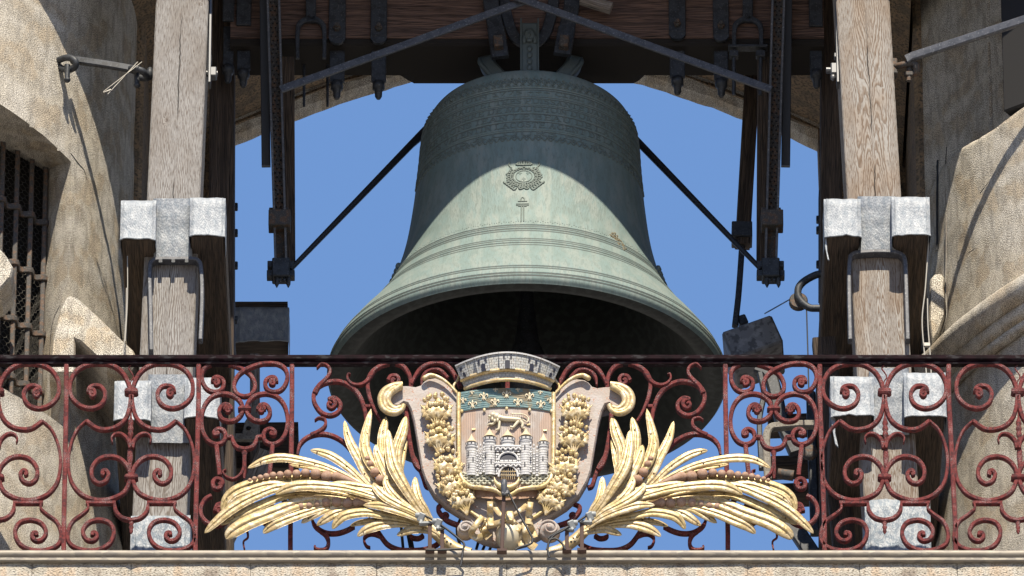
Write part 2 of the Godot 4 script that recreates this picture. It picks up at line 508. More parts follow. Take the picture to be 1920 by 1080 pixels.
	mat("grey_iron", tex_of(N, N, func(i):
		var c := mix3(S(0.085, 0.09, 0.105), S(0.06, 0.065, 0.08), (mid[i] - 110.0) / 50.0)
		return mix3(c, S(0.2, 0.21, 0.225), (fine[i] - 172.0) / 30.0)), Vector3(2, 2, 2), 0.5, 0.2)
	mat("rusty_iron", tex_of(N, N, func(i): return mix3(mix3(S(0.05, 0.047, 0.047), S(0.10, 0.06, 0.04), (mid[i] - 120.0) / 40.0), S(0.15, 0.13, 0.115), (fine[i] - 160.0) / 40.0)), Vector3(2.5, 2.5, 2.5), 0.75)
	# gilding, worn
	var g1c := S(0.48, 0.365, 0.19); var g2c := S(0.61, 0.515, 0.355); var g3c := S(0.22, 0.13, 0.06)
	mat("gold", tex_of(N, N, func(i):
		var c := mix3(g1c, g2c, (mid[i] - 112.0) / 45.0)
		c = mix3(c, S(0.47, 0.36, 0.16), (112.0 - big[i]) / 45.0)
		return mix3(c, g3c, (fine[i] - 176.0) / 30.0)), Vector3(2.4, 2.4, 2.4), 0.45, 0.25, grey_of(N, N, mid), 0.2)
	mat("berry", tex_of(N, N, func(i): return mix3(mix3(S(0.44, 0.30, 0.22), S(0.37, 0.23, 0.15), (mid[i] - 115.0) / 50.0), S(0.3, 0.09, 0.04), (pits[i] - 170.0) / 25.0)), Vector3(3, 3, 3), 0.7)
	var p1 := S(0.44, 0.385, 0.355); var p2 := S(0.48, 0.445, 0.43); var p3 := S(0.44, 0.16, 0.08)
	mat("pink_paint", tex_of(N, N, func(i):
		var c := mix3(p1, p2, (big[i] - 108.0) / 50.0)
		return mix3(c, p3, (pits[i] - 180.0 + (mid[i] - 128.0) * 0.5) / 40.0)), Vector3(1.7, 1.7, 1.7), 0.7, 0.0, grey_of(N, N, fine), 0.15)
	mat("field_paint", tex_of(N, N, func(i):
		var c := mix3(S(0.42, 0.355, 0.32), S(0.48, 0.435, 0.415), (mid[i] - 108.0) / 50.0)
		return mix3(c, S(0.5, 0.33, 0.24), clampf((big[i] - 142.0) / 60.0, 0.0, 0.6))), Vector3(2.4, 0.9, 2.4), 0.7)
	mat("white_paint", tex_of(N, N, func(i): return mix3(mix3(S(0.60, 0.61, 0.635), S(0.66, 0.66, 0.66), (mid[i] - 110.0) / 50.0), S(0.55, 0.43, 0.35), clampf((fine[i] - 172.0) / 60.0, 0.0, 0.5))), Vector3(3, 3, 3), 0.7)
	mat("crown_paint", tex_of(N, N, func(i): return mix3(mix3(S(0.46, 0.485, 0.50), S(0.53, 0.53, 0.52), (mid[i] - 110.0) / 50.0), S(0.3, 0.21, 0.15), (fine[i] - 170.0) / 40.0)), Vector3(3, 3, 3), 0.7)
	mat("blue_paint", tex_of(N, N, func(i): return mix3(mix3(S(0.13, 0.235, 0.265), S(0.185, 0.30, 0.31), (mid[i] - 110.0) / 50.0), S(0.28, 0.22, 0.14), (big[i] - 150.0) / 35.0)), Vector3(2.5, 2.5, 2.5), 0.65)
	mat("paving", tex_of(N, N, func(i): return mix3(S(0.27, 0.25, 0.22), S(0.21, 0.195, 0.175), (mid[i] - 110.0) / 50.0)), Vector3(0.5, 0.5, 0.5), 0.9)
	mat("edge_lead", tex_of(N, N, func(i): return mix3(mix3(S(0.26, 0.23, 0.19), S(0.19, 0.17, 0.15), (mid[i] - 110.0) / 50.0), S(0.3, 0.27, 0.22), (streak[i] - 145.0) / 30.0)), Vector3(1.0, 3.0, 3.0), 0.55, 0.1)
	mat("worn_plate", tex_of(N, N, func(i): return mix3(mix3(S(0.30, 0.28, 0.25), S(0.22, 0.2, 0.175), (mid[i] - 110.0) / 50.0), S(0.1, 0.085, 0.075), (fine[i] - 160.0) / 40.0)), Vector3(2.5, 2.5, 2.5), 0.8)
	plain("berry_dark", Color(0.10, 0.06, 0.035), 0.7)
	plain("bird_lime", Color(0.16, 0.14, 0.09), 0.9)
	plain("pale_gilt", Color(0.70, 0.62, 0.46), 0.5, 0.2)
	plain("shade_dirt_bronze", Color(0.125, 0.145, 0.138), 0.7, 0.1)
	plain("letter_bronze", Color(0.175, 0.215, 0.20), 0.7, 0.1)
	plain("shield_bronze", Color(0.27, 0.30, 0.275), 0.7, 0.1)
	plain("shaded_black_oak", Color(0.02, 0.016, 0.014), 0.95)
	plain("canon_bronze", Color(0.105, 0.135, 0.14), 0.65, 0.1)
	plain("steel_worn", Color(0.16, 0.165, 0.175), 0.4, 0.5)
	plain("blue_black", Color(0.03, 0.036, 0.05), 0.6)
	plain("castle_joint", Color(0.46, 0.455, 0.465), 0.8)
	plain("crown_joint", Color(0.38, 0.37, 0.36), 0.8)
	plain("sea_paint", Color(0.50, 0.49, 0.39), 0.7)
	plain("cone_gilt", Color(0.70, 0.59, 0.40), 0.5, 0.15)
	plain("rust_post", Color(0.085, 0.048, 0.04), 0.8)
	plain("hole", Color(0.012, 0.012, 0.014), 0.8)
	plain("night_blue", Color(0.015, 0.018, 0.04), 0.6)
	plain("cable", Color(0.02, 0.022, 0.028), 0.5)
	plain("wire", Color(0.42, 0.40, 0.36), 0.5, 0.2)
	plain("steel", Color(0.36, 0.385, 0.40), 0.6, 0.15)
	plain("wire_mesh", Color(0.13, 0.125, 0.115), 0.6, 0.3)
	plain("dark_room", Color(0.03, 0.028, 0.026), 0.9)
	for k in M:      # painted, metal and timber surfaces a shade deeper than the bare stone
		if k in ["warm_gold", "stone", "ledge_stone", "dark_stone", "gold", "old_gold", "edge_lead", "paving", "iron", "grey_iron", "rusty_iron", "brown_oak", "red_oak"]: continue
		M[k].albedo_color = (M[k].albedo_color.srgb_to_linear() * 0.8).linear_to_srgb()

# ---------- the setting ----------
func setting():
	var st := new_st(); st.set_smooth_group(-1)
	var y := -31.0
	for i in 10:
		for j in 10:
			var a := Vector3(-400 + i * 80, y, -400 + j * 80)
			quad(st, a, a + Vector3(80, 0, 0), a + Vector3(80, 0, 80), a + Vector3(0, 0, 80))
	struct(st, "street_ground", "paving", Vector3(0, y, 0))

func bump(p: Vector3, amp: float) -> float:
	return amp * (lumps.get_noise_3d(p.x * 1.6, p.y * 1.6, p.z * 1.6) + 0.5 * lumps.get_noise_3d(p.x * 7.0, p.y * 7.0, p.z * 7.0 + 9.0))

# a rough stone block with a front that bulges and worn edges
func rough_block(st: SurfaceTool, x0: float, x1: float, y0: float, y1: float, zf: float, depth: float, amp := 0.006):
	var nx := int(max(3.0, (x1 - x0) / 0.035)); var ny := int(max(3.0, (y1 - y0) / 0.035))
	var rows := []
	for j in ny + 1:
		var r := PackedVector3Array()
		for i in nx + 1:
			var u := float(i) / nx; var v := float(j) / ny
			var p := Vector3(lerpf(x0, x1, u), lerpf(y0, y1, v), zf)
			var e: float = min(min(u, 1 - u) * (x1 - x0), min(v, 1 - v) * (y1 - y0))
			p.z += bump(p, amp) - 0.012 * exp(-e / 0.012)
			r.append(p)
		rows.append(r)
	rows_to(st, rows)
	var ring := PackedVector3Array()
	for i in nx + 1: ring.append(rows[0][i])
	for j in range(1, ny + 1): ring.append(rows[j][nx])
	for i in range(nx - 1, -1, -1): ring.append(rows[ny][i])
	for j in range(ny - 1, 0, -1): ring.append(rows[j][0])
	var back := PackedVector3Array()
	for p in ring: back.append(Vector3(p.x, p.y, zf - depth))
	rows_to(st, [ring, back], false, true)

func ledge():
	var zf := 2.5
	var top := W(960, 1036, zf).y
	var o := thing("balcony_ledge", "pale stone balcony ledge with rust stains below the red railing", "ledge", Vector3(0, top - 1.2, zf))
	var cuts := [-420, -180, 60, 246, 470, 706, 950, 1176, 1402, 1612, 1795, 2010, 2260, 2420]
	for k in cuts.size() - 1:
		var xa := W(cuts[k], 1060, zf).x + 0.0012; var xb := W(cuts[k + 1], 1060, zf).x - 0.0012
		var st := new_st()
		rough_block(st, xa, xb, top - 0.42, top - 0.055, zf - rng.randf() * 0.006, 0.5)
		part(st, "stone_block", "ledge_stone", o)
		st = new_st()
		rough_block(st, xa + 0.1, xb + 0.1, top - 0.84, top - 0.426, zf - 0.01, 0.5)
		part(st, "stone_block", "ledge_stone", o)
	var st := new_st()
	# the lead roll along the edge
	var xa := W(-420, 1040, zf).x; var xb := W(2420, 1040, zf).x
	var pts := PackedVector3Array()
	for i in 60:
		var x := lerpf(xa, xb, i / 59.0)
		pts.append(Vector3(x, top - 0.018 + 0.0018 * lumps.get_noise_1d(x * 3.0), zf + 0.012))
	tube(st, pts, 0.022, 0.022, 14)
	part(st, "edge_roll", "edge_lead", o)
	st = new_st()
	cbox(st, Vector3((xa + xb) / 2, top - 0.047, zf - 0.03), Vector3((xb - xa) / 2, 0.012, 0.05), 0.004)
	part(st, "drip_strip", "edge_lead", o)
	st = new_st()
	cbox(st, Vector3(0, top - 0.03, 0.2), Vector3(4.4, 0.02, 2.28), 0.005)
	part(st, "walkway_floor", "dark_lead", o)
	st = new_st()
	cbox(st, Vector3(0, top - 16.0, 0.1), Vector3(2.6, 15.1, 2.2), 0.02)
	cbox(st, Vector3(0, top - 0.5, 0.1), Vector3(4.4, 0.45, 1.88), 0.02)
	part(st, "wall", "stone", o)

const TR := 2.3
const TZ := 0.17
const TXL := -4.41
const TXR := 4.60

func tower_z(x: float, xc: float, r := TR) -> float:
	return TZ + sqrt(max(0.0, r * r - (x - xc) * (x - xc)))

func wall_px(px: float, py: float, xc: float, out := 0.0) -> Vector3:      # the point of a tower's round face seen at a pixel
	var z := 1.3
	for i in 12:
		var p := W(px, py, z)
		z = lerpf(z, tower_z(p.x, xc, TR + out), 0.6)
	return W(px, py, z)

func round_wall(st: SurfaceTool, side: float, xc: float, ths: Array, hs: Array, rad: Callable, skip, amp: float, snap = null):
	var rows := []
	for h in hs:
		var r := PackedVector3Array()
		for th in ths:
			var hh: float = snap.call(th, h) if snap != null else h
			var q: float = rad.call(th, hh)
			var p := Vector3(xc + side * q * sin(th), hh, TZ + q * cos(th))
			var n := Vector3(side * sin(th), 0, cos(th))
			r.append(p + n * bump(p, amp))
		rows.append(r)
	st.set_smooth_group(0)
	for i in hs.size() - 1:
		for j in ths.size() - 1:
			if skip != null and skip.call((ths[j] + ths[j + 1]) / 2, (rows[i][j].y + rows[i + 1][j + 1].y) / 2): continue
			if rows[i][j].distance_to(rows[i + 1][j]) < 1e-5: continue
			quad(st, rows[i][j], rows[i + 1][j], rows[i + 1][j + 1], rows[i][j + 1])

func steps(a: float, b: float, d: float) -> Array:
	var o := []
	var n := int(ceil(absf(b - a) / d))
	for i in n: o.append(lerpf(a, b, float(i) / n))
	return o

func tower_left():
	var o := thing("stone_tower", "round pale stone tower with barred window left of the bell", "tower", Vector3(TXL, -31, TZ))
	var th_w := asin(clampf((W(133, 290, 1.36).x - TXL) / TR, -1, 1))
	var th0 := deg_to_rad(14.0)
	var top_h := func(th): return lerpf(0.80, 0.645, (th - th0) / (th_w - th0)) - 0.02 * pow((th - th0) / (th_w - th0), 4.0)
	var sill := -1.06
	var ths := steps(deg_to_rad(-70), th0, 0.15) + steps(th0, th_w, 0.012) + steps(th_w, deg_to_rad(88), 0.012) + [deg_to_rad(88)] + steps(deg_to_rad(92), deg_to_rad(180), 0.2)
	var hs := [-31.0, -20.0, -10.0, -5.0] + steps(-3.2, 3.0, 0.028) + [3.0, 4.0, 6.0]
	var snap := func(th, h):
		if th > th0 - 0.001 and th < th_w + 0.001:
			if absf(h - top_h.call(th)) < 0.0141: return top_h.call(th)
			if absf(h - sill) < 0.0141: return sill
		return h
	var skip := func(th, h): return th > th0 and th < th_w and h < top_h.call(th) - 0.002 and h > sill + 0.002
	var st := new_st()
	round_wall(st, 1.0, TXL, ths, hs, func(_t, _h): return TR, skip, 0.006, snap)
	part(st, "wall", "stone", o)
	# the splayed reveal round the window
	var pr := W(82, 480, 0.99)
	var dir := Vector3(-1, 0, 1.1).normalized()
	var inr := func(k: float): return Vector3(pr.x, 0, pr.z) + dir * k
	st = new_st()
	var rows := []
	for i in 40:
		var h := lerpf(sill, 0.645, i / 39.0)
		var a := Vector3(TXL + TR * sin(th_w), h, TZ + TR * cos(th_w)); var b: Vector3 = inr.call(0.0)
		a += Vector3(sin(th_w), 0, cos(th_w)) * bump(a, 0.008)
		b.y = lerpf(sill, 0.75, i / 39.0)
		var r := PackedVector3Array()
		for j in 12:
			var p := a.lerp(b, j / 11.0)
			if j > 0: p += Vector3(-0.6, 0, 0.8) * (bump(p, 0.008) + 0.014 * sin(PI * j / 11.0))
			r.append(p)
		rows.append(r)
	rows_to(st, rows)
	part(st, "window_jamb", "stone", o)
	st = new_st()
	rows = []
	for i in 30:
		var th := lerpf(th0, th_w, i / 29.0)
		var a := Vector3(TXL + TR * sin(th), top_h.call(th), TZ + TR * cos(th))
		a += Vector3(sin(th), 0, cos(th)) * bump(a, 0.008)
		var b: Vector3 = inr.call(1.3 * (1.0 - i / 29.0)); b.y = 0.76
		var r := PackedVector3Array()
		for j in 8:
			r.append(a.lerp(b, j / 7.0))
		rows.append(r)
	rows_to(st, rows)
	part(st, "window_head", "stone", o)
	st = new_st()
	rows = []
	for i in 30:
		var th := lerpf(th0, th_w, i / 29.0)
		var a := Vector3(TXL + TR * sin(th), sill, TZ + TR * cos(th))
		var b: Vector3 = inr.call(1.3 * (1.0 - i / 29.0)); b.y = sill + 0.05
		rows.append(PackedVector3Array([a, b]))
	rows_to(st, rows)
	part(st, "window_sill", "stone", o)
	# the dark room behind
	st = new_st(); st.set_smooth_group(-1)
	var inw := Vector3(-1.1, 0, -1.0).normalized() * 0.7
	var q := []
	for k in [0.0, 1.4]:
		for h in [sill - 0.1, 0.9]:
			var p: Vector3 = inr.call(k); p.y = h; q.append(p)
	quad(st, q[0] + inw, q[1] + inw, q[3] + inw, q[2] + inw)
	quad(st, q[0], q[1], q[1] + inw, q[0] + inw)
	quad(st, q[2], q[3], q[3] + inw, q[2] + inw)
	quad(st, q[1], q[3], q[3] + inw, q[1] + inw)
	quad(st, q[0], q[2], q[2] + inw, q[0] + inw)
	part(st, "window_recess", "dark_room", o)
	# pier behind, closing the side of the belfry
	st = new_st()
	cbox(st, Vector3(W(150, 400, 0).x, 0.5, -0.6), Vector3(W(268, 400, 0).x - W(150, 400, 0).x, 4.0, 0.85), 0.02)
	part(st, "pier", "dark_stone", o)
	# sloping coping of a little buttress under the tie
	var cs := pv([92,700, 98,640, 112,580, 124,556, 131,552, 146,557, 165,574, 190,597, 222,629, 250,655, 256,668, 248,690, 200,690, 172,660, 150,640, 141,636, 141,700])
	st = new_st()
	plate(st, cs, 1.52, 0.7, 3.0, 0.02)
	part(st, "coping", "stone", o)
	st = new_st()
	plate(st, pv([-30,455, -4,460, 12,478, 25,500, 20,520, 2,540, -30,548]), 1.72, 0.3, 3.0, 0.02)
	part(st, "corbel", "stone", o)
	for c in [[133,288, 146,305, 158,320, 163,338], [178,483, 183,505, 188,530], [111,575, 100,600, 95,630, 93,665], [182,545, 186,552, 192,556]]:
		st = new_st()
		var pts := PackedVector3Array()
		for i in range(0, c.size(), 2): pts.append(wall_px(c[i], c[i + 1], TXL, -0.001))
		tube(st, cr(pts, 5), 0.0026, 0.0015, 5)
		part(st, "crack", "hole", o)
	# the iron grille of the window
	var g := thing("window_grille", "rusty iron bars with chicken wire across the tower window", "grille", Vector3(inr.call(0.5).x, sill, inr.call(0.5).z))
	var nrm := Vector3(1.1, 0, 1.0).normalized()
	for x in [68.0, 43.0, 17.0, -9.0, -35.0, -61.0]:
		st = new_st()
		var k: float = (82.0 - x) / 82.0 * 0.355 - 0.01
		var p: Vector3 = inr.call(k) + nrm * 0.05
		beam(st, Vector3(p.x, sill - 0.05, p.z), Vector3(p.x, 0.80, p.z), 0.027, 0.027, Vector3.RIGHT, 0.0, 0.004)
		part(st, "bar", "rusty_iron", g)
	for hrow in [-1.05, -0.70, -0.335, 0.02, 0.375]:
		st = new_st()
		var pts := PackedVector3Array()
		for i in 60:
			var k := -0.06 + i * 0.022
			var p: Vector3 = inr.call(k) + nrm * (0.052 + 0.017 * cos(TAU * (k - 0.05) / 0.1125))
			p.y = hrow + 0.004 * cos(TAU * (k - 0.05) / 0.1125)
			pts.append(p)
		bar(st, pts, 0.034, 0.02, nrm)
		part(st, "cross_bar", "rusty_iron", g)
	st = new_st()
	var cell := 0.022
	var nrow := 0
	var y := sill
	while y < 0.76:
		var k := -0.01
		while k < 1.0:
			var off := cell if nrow % 2 == 1 else 0.0
			var c: Vector3 = inr.call(k + off) + nrm * 0.01; c.y = y
			var a := c + Vector3(0, cell * 0.6, 0)
			thin(st, c, a); thin(st, a, a + dir * cell + Vector3(0, cell * 0.55, 0)); thin(st, a, a - dir * cell + Vector3(0, cell * 0.55, 0))
			k += cell * 2
		y += cell * 1.15
		nrow += 1
	var wm := part(st, "chicken_wire", "wire_mesh", g); wm.set_meta("kind", "stuff")

func thin(st: SurfaceTool, a: Vector3, b: Vector3, r := 0.0016):      # a short straight wire of three sides
	var t := (b - a).normalized()
	var u := t.cross(Vector3(0.3, 0.2, 0.9)).normalized(); var v := t.cross(u)
	st.set_smooth_group(0)
	for j in 3:
		var p := (u * cos(TAU * j / 3) + v * sin(TAU * j / 3)) * r
		var q := (u * cos(TAU * (j + 1) / 3) + v * sin(TAU * (j + 1) / 3)) * r
		quad(st, a + p, b + p, b + q, a + q)

func tower_right():
	var o := thing("stone_tower", "round stone tower with a moulded arch right of the bell", "tower", Vector3(TXR, -31, TZ))
	var ha := func(th): return 0.80 + 0.12 * smoothstep(deg_to_rad(58), deg_to_rad(75), th)
	var chord_a := deg_to_rad(88.0); var chord_b := deg_to_rad(36.0)
	var rad := func(th, h):
		var up := smoothstep(ha.call(th), ha.call(th) + 0.10, h)
		var r := TR
		if th > chord_b and th < chord_a:
			r = TR * cos((chord_a - chord_b) / 2) / cos(th - (chord_a + chord_b) / 2)
		return lerpf(TR, r, up)
	var ths := steps(deg_to_rad(-70), deg_to_rad(14), 0.15) + steps(deg_to_rad(14), deg_to_rad(89), 0.012) + [deg_to_rad(89)] + steps(deg_to_rad(93), deg_to_rad(180), 0.2)
	var hs := [-31.0, -20.0, -10.0, -5.0] + steps(-3.2, 3.0, 0.028) + [3.0, 4.0, 6.0]
	var st := new_st()
	round_wall(st, -1.0, TXR, ths, hs, rad, null, 0.006)
	part(st, "wall", "stone", o)
	# slender shafts on the flat upper face
	for px in [1792.0, 1842.0]:
		st = new_st()
		var th := asin((TXR - wall_px(px, 240, TXR).x) / TR)
		var r: float = rad.call(th, 3.0)
		var p := Vector3(TXR - r * sin(th), 0.9, TZ + r * cos(th))
		tube(st, PackedVector3Array([p, p + Vector3(0, 1.2, 0), p + Vector3(0, 2.4, 0)]), 0.016, 0.016, 8)
		part(st, "shaft", "stone", o)
	st = new_st()
	var e := wall_px(1925, 60, TXR)
	cbox(st, Vector3(e.x + 0.05, e.y, e.z - 0.17), Vector3(0.14, 0.42, 0.12), 0.01, Basis(Vector3.UP, -0.62))
	part(st, "window", "hole", o)
	st = new_st()
	cbox(st, Vector3(W(1850, 400, 0).x, 0.5, -0.6), Vector3(W(1850, 400, 0).x - W(1716, 400, 0).x, 4.0, 0.85), 0.02)
	part(st, "pier", "dark_stone", o)
	# the hood moulding over a niche
	var line := [[1738, 690], [1762, 668], [1800, 630], [1850, 591], [1900, 556], [1960, 520], [2040, 480], [2140, 450]]
	for m in [[0.0, 0.075, 0.10], [34.0, 0.05, 0.05], [56.0, 0.035, 0.02]]:
		st = new_st()
		var pts := PackedVector3Array()
		for l in line: pts.append(wall_px(l[0] + m[0] * 0.35, l[1] + m[0], TXR, m[2]))
		tube(st, cr(pts, 8), m[1], m[1], 12)
		part(st, "hood_moulding", "stone", o)
	for c in [[1775,275, 1772,330, 1774,400, 1771,470], [1795,492, 1822,470, 1850,455, 1872,430], [1838,362, 1862,330, 1880,300], [1756,310, 1758,360, 1756,420]]:
		st = new_st()
		var pts := PackedVector3Array()
		for i in range(0, c.size(), 2): pts.append(wall_px(c[i], c[i + 1], TXR, -0.001))
		tube(st, cr(pts, 5), 0.0026, 0.0015, 5)
		part(st, "crack", "hole", o)
	# little worn corbel beside the post
	st = new_st()
	plate(st, pv([1744,522, 1752,512, 1764,510, 1772,520, 1770,540, 1774,560, 1772,590, 1760,622, 1748,640, 1742,600]), wall_px(1772, 560, TXR).z + 0.05, 0.4, 3.0, 0.02)
	part(st, "corbel", "stone", o)

func front_arch(x: float) -> float:
	var d := absf(x - 0.04)
	var s := sqrt(d * d + 0.012) - 0.11
	return 2.74 - 0.12 * s - 0.05 * d * d

func rear_arch(x: float) -> float:
	var d: float = absf(x - 0.05)
	return 2.93 - 0.2 * (sqrt(d * d + 0.01) - 0.1) - 0.1 * d * d

func vault():
	var o := thing("stone_arch", "dark stone vault spanning the two towers above the bell", "arch", Vector3(0, 2.8, 0.4))
	var xs := steps(-4.4, 4.4, 0.08) + [4.4]
	var st := new_st()
	var rows := []
	for k in 14:
		var t := k / 13.0
		var r := PackedVector3Array()
		for x in xs:
			if absf(x) > 2.3: continue
			var p := Vector3(x, lerpf(rear_arch(x) + 0.06, front_arch(x), t), lerpf(-1.16, 2.0, t))
			p.y += bump(p, 0.01)
			r.append(p)
		rows.append(r)
	rows_to(st, rows)
	part(st, "vault", "dark_stone", o)
	# front wall over the arch
	st = new_st()
	var lo := PackedVector3Array(); var hi := PackedVector3Array(); var lob := PackedVector3Array(); var hib := PackedVector3Array()
	for x in xs:
		lo.append(Vector3(x, front_arch(x), 2.1)); hi.append(Vector3(x, 5.0, 2.1))
		lob.append(Vector3(x, front_arch(x), 1.8)); hib.append(Vector3(x, 5.0, 1.8))
	rows_to(st, [hib, hi, lo, lob, hib], false)
	part(st, "front_wall", "stone", o)
	st = new_st()
	lo.clear(); hi.clear(); lob.clear(); hib.clear()
	for x in xs:
		if absf(x) > 2.4: continue
		var inside := absf(x - 0.08) < 1.75
		var h := rear_arch(x) + bump(Vector3(x, 0, 3), 0.012) if inside else -2.6
		lo.append(Vector3(x, h + 0.03, -1.12)); hi.append(Vector3(x, 5.0, -1.12)); lob.append(Vector3(x, h + 0.03, -1.30)); hib.append(Vector3(x, 5.0, -1.30))
	rows_to(st, [hib, hi, lo, lob, hib], false)
	part(st, "rear_wall", "dark_stone", o)
	# chamfered rib along the rear edge
	st = new_st()
	rows = []
	for i in 81:
		var x := lerpf(-1.72, 1.88, i / 80.0)
		var h := rear_arch(x)
		var j := bump(Vector3(x * 2, 1, 7), 0.014)
		rows.append(PackedVector3Array([Vector3(x, h + 0.12, -1.06), Vector3(x, h + 0.035 + j * 0.6, -1.13), Vector3(x, h + j, -1.19), Vector3(x, h + j, -1.31), Vector3(x, h + 0.12, -1.31)]))
	rows_to(st, rows, false)
	part(st, "rear_rib", "stone", o)
	st = new_st()
	cbox(st, Vector3(0, 5.1, 0.25), Vector3(4.6, 0.1, 1.88), 0.02)
	part(st, "roof_slab", "stone", o)

# ---------- the bell ----------
func bell_basis() -> Basis:
	return Basis(Vector3(0, 0, 1), -0.012)

func bell_r(h: float) -> float:
	for i in bell_prof.size() - 1:
		if h <= bell_prof[i + 1].y: return lerpf(bell_prof[i].x, bell_prof[i + 1].x, (h - bell_prof[i].y) / (bell_prof[i + 1].y - bell_prof[i].y))
	return bell_prof[bell_prof.size() - 1].x

func bell_at(s: float, h: float, out := 0.0) -> Vector3:      # s metres round the front, h metres up
	var r := bell_r(h)
	var a := s / r
	return bell_o + bell_basis() * Vector3((r + out) * sin(a), h, (r + out) * cos(a))

func ring_of(r: float, h: float, seg := 160) -> PackedVector3Array:
	var o := PackedVector3Array()
	for j in seg: o.append(bell_o + bell_basis() * Vector3(r * cos(TAU * j / seg), h, r * sin(TAU * j / seg)))
	return o

func bell():
	bell_o = Vector3(W(988, 719, 0).x, 0, 0)
	var ctl := PackedVector3Array()
	var L := [-0.02,1.09, 0.01,1.106, 0.06,1.1, 0.12,1.064, 0.2,1.01, 0.3,0.93, 0.4,0.855, 0.52,0.788, 0.66,0.732, 0.85,0.685, 1.1,0.650, 1.35,0.627, 1.5,0.616, 1.58,0.604, 1.645,0.58, 1.70,0.54, 1.735,0.47, 1.75,0.38, 1.757,0.2]
	for i in range(0, L.size(), 2): ctl.append(Vector3(L[i + 1], L[i], 0))
	bell_prof = cr(ctl, 8)
	var o := thing("bell", "great green bronze bell hanging above the gilded coat of arms", "bell", bell_o)
	var st := new_st()
	var rows := []
	for p in bell_prof: rows.append(ring_of(p.x, p.y))
	rows.append(ring_of(0.0, 1.757))
	rows_to(st, rows, true, true)
	part(st, "bell_body", "bronze", o)
	st = new_st()
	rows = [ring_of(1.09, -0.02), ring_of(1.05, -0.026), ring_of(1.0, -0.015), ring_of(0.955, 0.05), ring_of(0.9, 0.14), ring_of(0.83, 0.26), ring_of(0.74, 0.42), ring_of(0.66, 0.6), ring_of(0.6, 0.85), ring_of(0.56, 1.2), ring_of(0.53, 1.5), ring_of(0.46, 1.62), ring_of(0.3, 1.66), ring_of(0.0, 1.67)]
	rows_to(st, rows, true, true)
	part(st, "bell_inside", "bronze_shaded", o)
	# mouldings, groups of fine raised rings
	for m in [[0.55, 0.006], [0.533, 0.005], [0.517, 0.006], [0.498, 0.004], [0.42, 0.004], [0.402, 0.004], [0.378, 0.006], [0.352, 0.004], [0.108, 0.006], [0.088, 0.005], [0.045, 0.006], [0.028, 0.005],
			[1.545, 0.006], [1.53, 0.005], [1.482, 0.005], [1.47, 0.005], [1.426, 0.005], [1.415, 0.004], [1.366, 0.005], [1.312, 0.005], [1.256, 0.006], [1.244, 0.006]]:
		st = new_st()
		var h: float = m[0]; var rr: float = m[1]
		rows = []
		for k in 6:
			var a := PI * k / 5.0
			rows.append(ring_of(bell_r(h) + rr * 0.9 * sin(a) - 0.001, h + rr * cos(a)))
		rows_to(st, rows, true, true)
		var mo := part(st, "moulding", "bronze", o)
		st = new_st()  # dark line under each ring: relief shade and crease dirt put into colour
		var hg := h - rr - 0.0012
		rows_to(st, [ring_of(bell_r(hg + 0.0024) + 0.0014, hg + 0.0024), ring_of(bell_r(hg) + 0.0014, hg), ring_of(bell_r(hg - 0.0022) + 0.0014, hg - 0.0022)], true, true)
		part(st, "shade_dirt_line", "shade_dirt_bronze", mo)
	# toothed lace under the lettering, leaf frieze round the shoulder, small lace over the waist mouldings
	st = new_st()
	var n := 62
	for i in n:
		var s := (i - n / 2.0) * 0.0335
		if absf(s) > 0.95: continue
		strand(st, [s, 1.203, s + 0.0168, 1.178, s + 0.0335, 1.203], 0.0045)
		if i % 2 == 0: strand(st, [s + 0.006, 1.214, s + 0.0168, 1.196, s + 0.027, 1.214], 0.0035)
	part(st, "lace_border", "letter_bronze", o)
	st = new_st()
	for i in 46:
		var s := (i - 23) * 0.041
		if absf(s) > 0.9: continue
		strand(st, [s, 1.563, s + 0.004, 1.585, s, 1.607], 0.006)
		strand(st, [s, 1.572, s + 0.013, 1.58, s + 0.016, 1.595, s + 0.009, 1.60], 0.004)
		strand(st, [s, 1.572, s - 0.013, 1.58, s - 0.016, 1.595, s - 0.009, 1.60], 0.004)
		strand(st, [s - 0.014, 1.56, s, 1.553, s + 0.014, 1.56], 0.004)
		ball(st, bell_at(s + 0.0205, 1.612, 0.003), Vector3.ONE * 0.006, Basis.IDENTITY, 6)
	part(st, "leaf_frieze", "letter_bronze", o)
	st = new_st()
	for i in 120:
		var s := (i - 60) * 0.0135
		ball(st, bell_at(s, 0.575 + 0.006 * sin(i * 2.4), 0.0), Vector3.ONE * 0.0036, Basis.IDENTITY, 5)
	part(st, "bead_border", "bronze", o)
	# raised lettering in six lines
	var said := ["LE XVIII JUIN 1775 ♦♦♦ CIEL BENI SOIT", "DE TRES HAUT ET TRES PUISSANTE DAME AN DO", "ET DE MESSIRE DE MAUCHON DOR SAINT LUC", "PAR MONS IEAN LE BEAU DE LA COUR", "LOUIS VALENTIN LACOSTE AGENT DE LA VILLE", "IE SUIS A COURS ET A TIRE"]
	var hs := [1.493, 1.437, 1.382, 1.328, 1.273, 1.216]
	var font := SystemFont.new(); font.font_names = PackedStringArray(["Droid Serif"])
	for i in 6:
		var tm := TextMesh.new()
		tm.font = font; tm.font_size = 36; tm.pixel_size = 0.0013; tm.depth = 0.01; tm.text = said[i].replace("♦♦♦", "+++") ; tm.curve_step = 3.0
		var arr := tm.get_mesh_arrays()
		var v: PackedVector3Array = arr[Mesh.ARRAY_VERTEX]; var ix: PackedInt32Array = arr[Mesh.ARRAY_INDEX]
		if v.size() == 0: continue
		var lo := 1e9; var hi := -1e9; var wide := 0.0
		for p in v: lo = min(lo, p.y); hi = max(hi, p.y); wide = max(wide, absf(p.x))
		st = new_st(); st.set_smooth_group(-1)
		var kx := 0.74 / wide
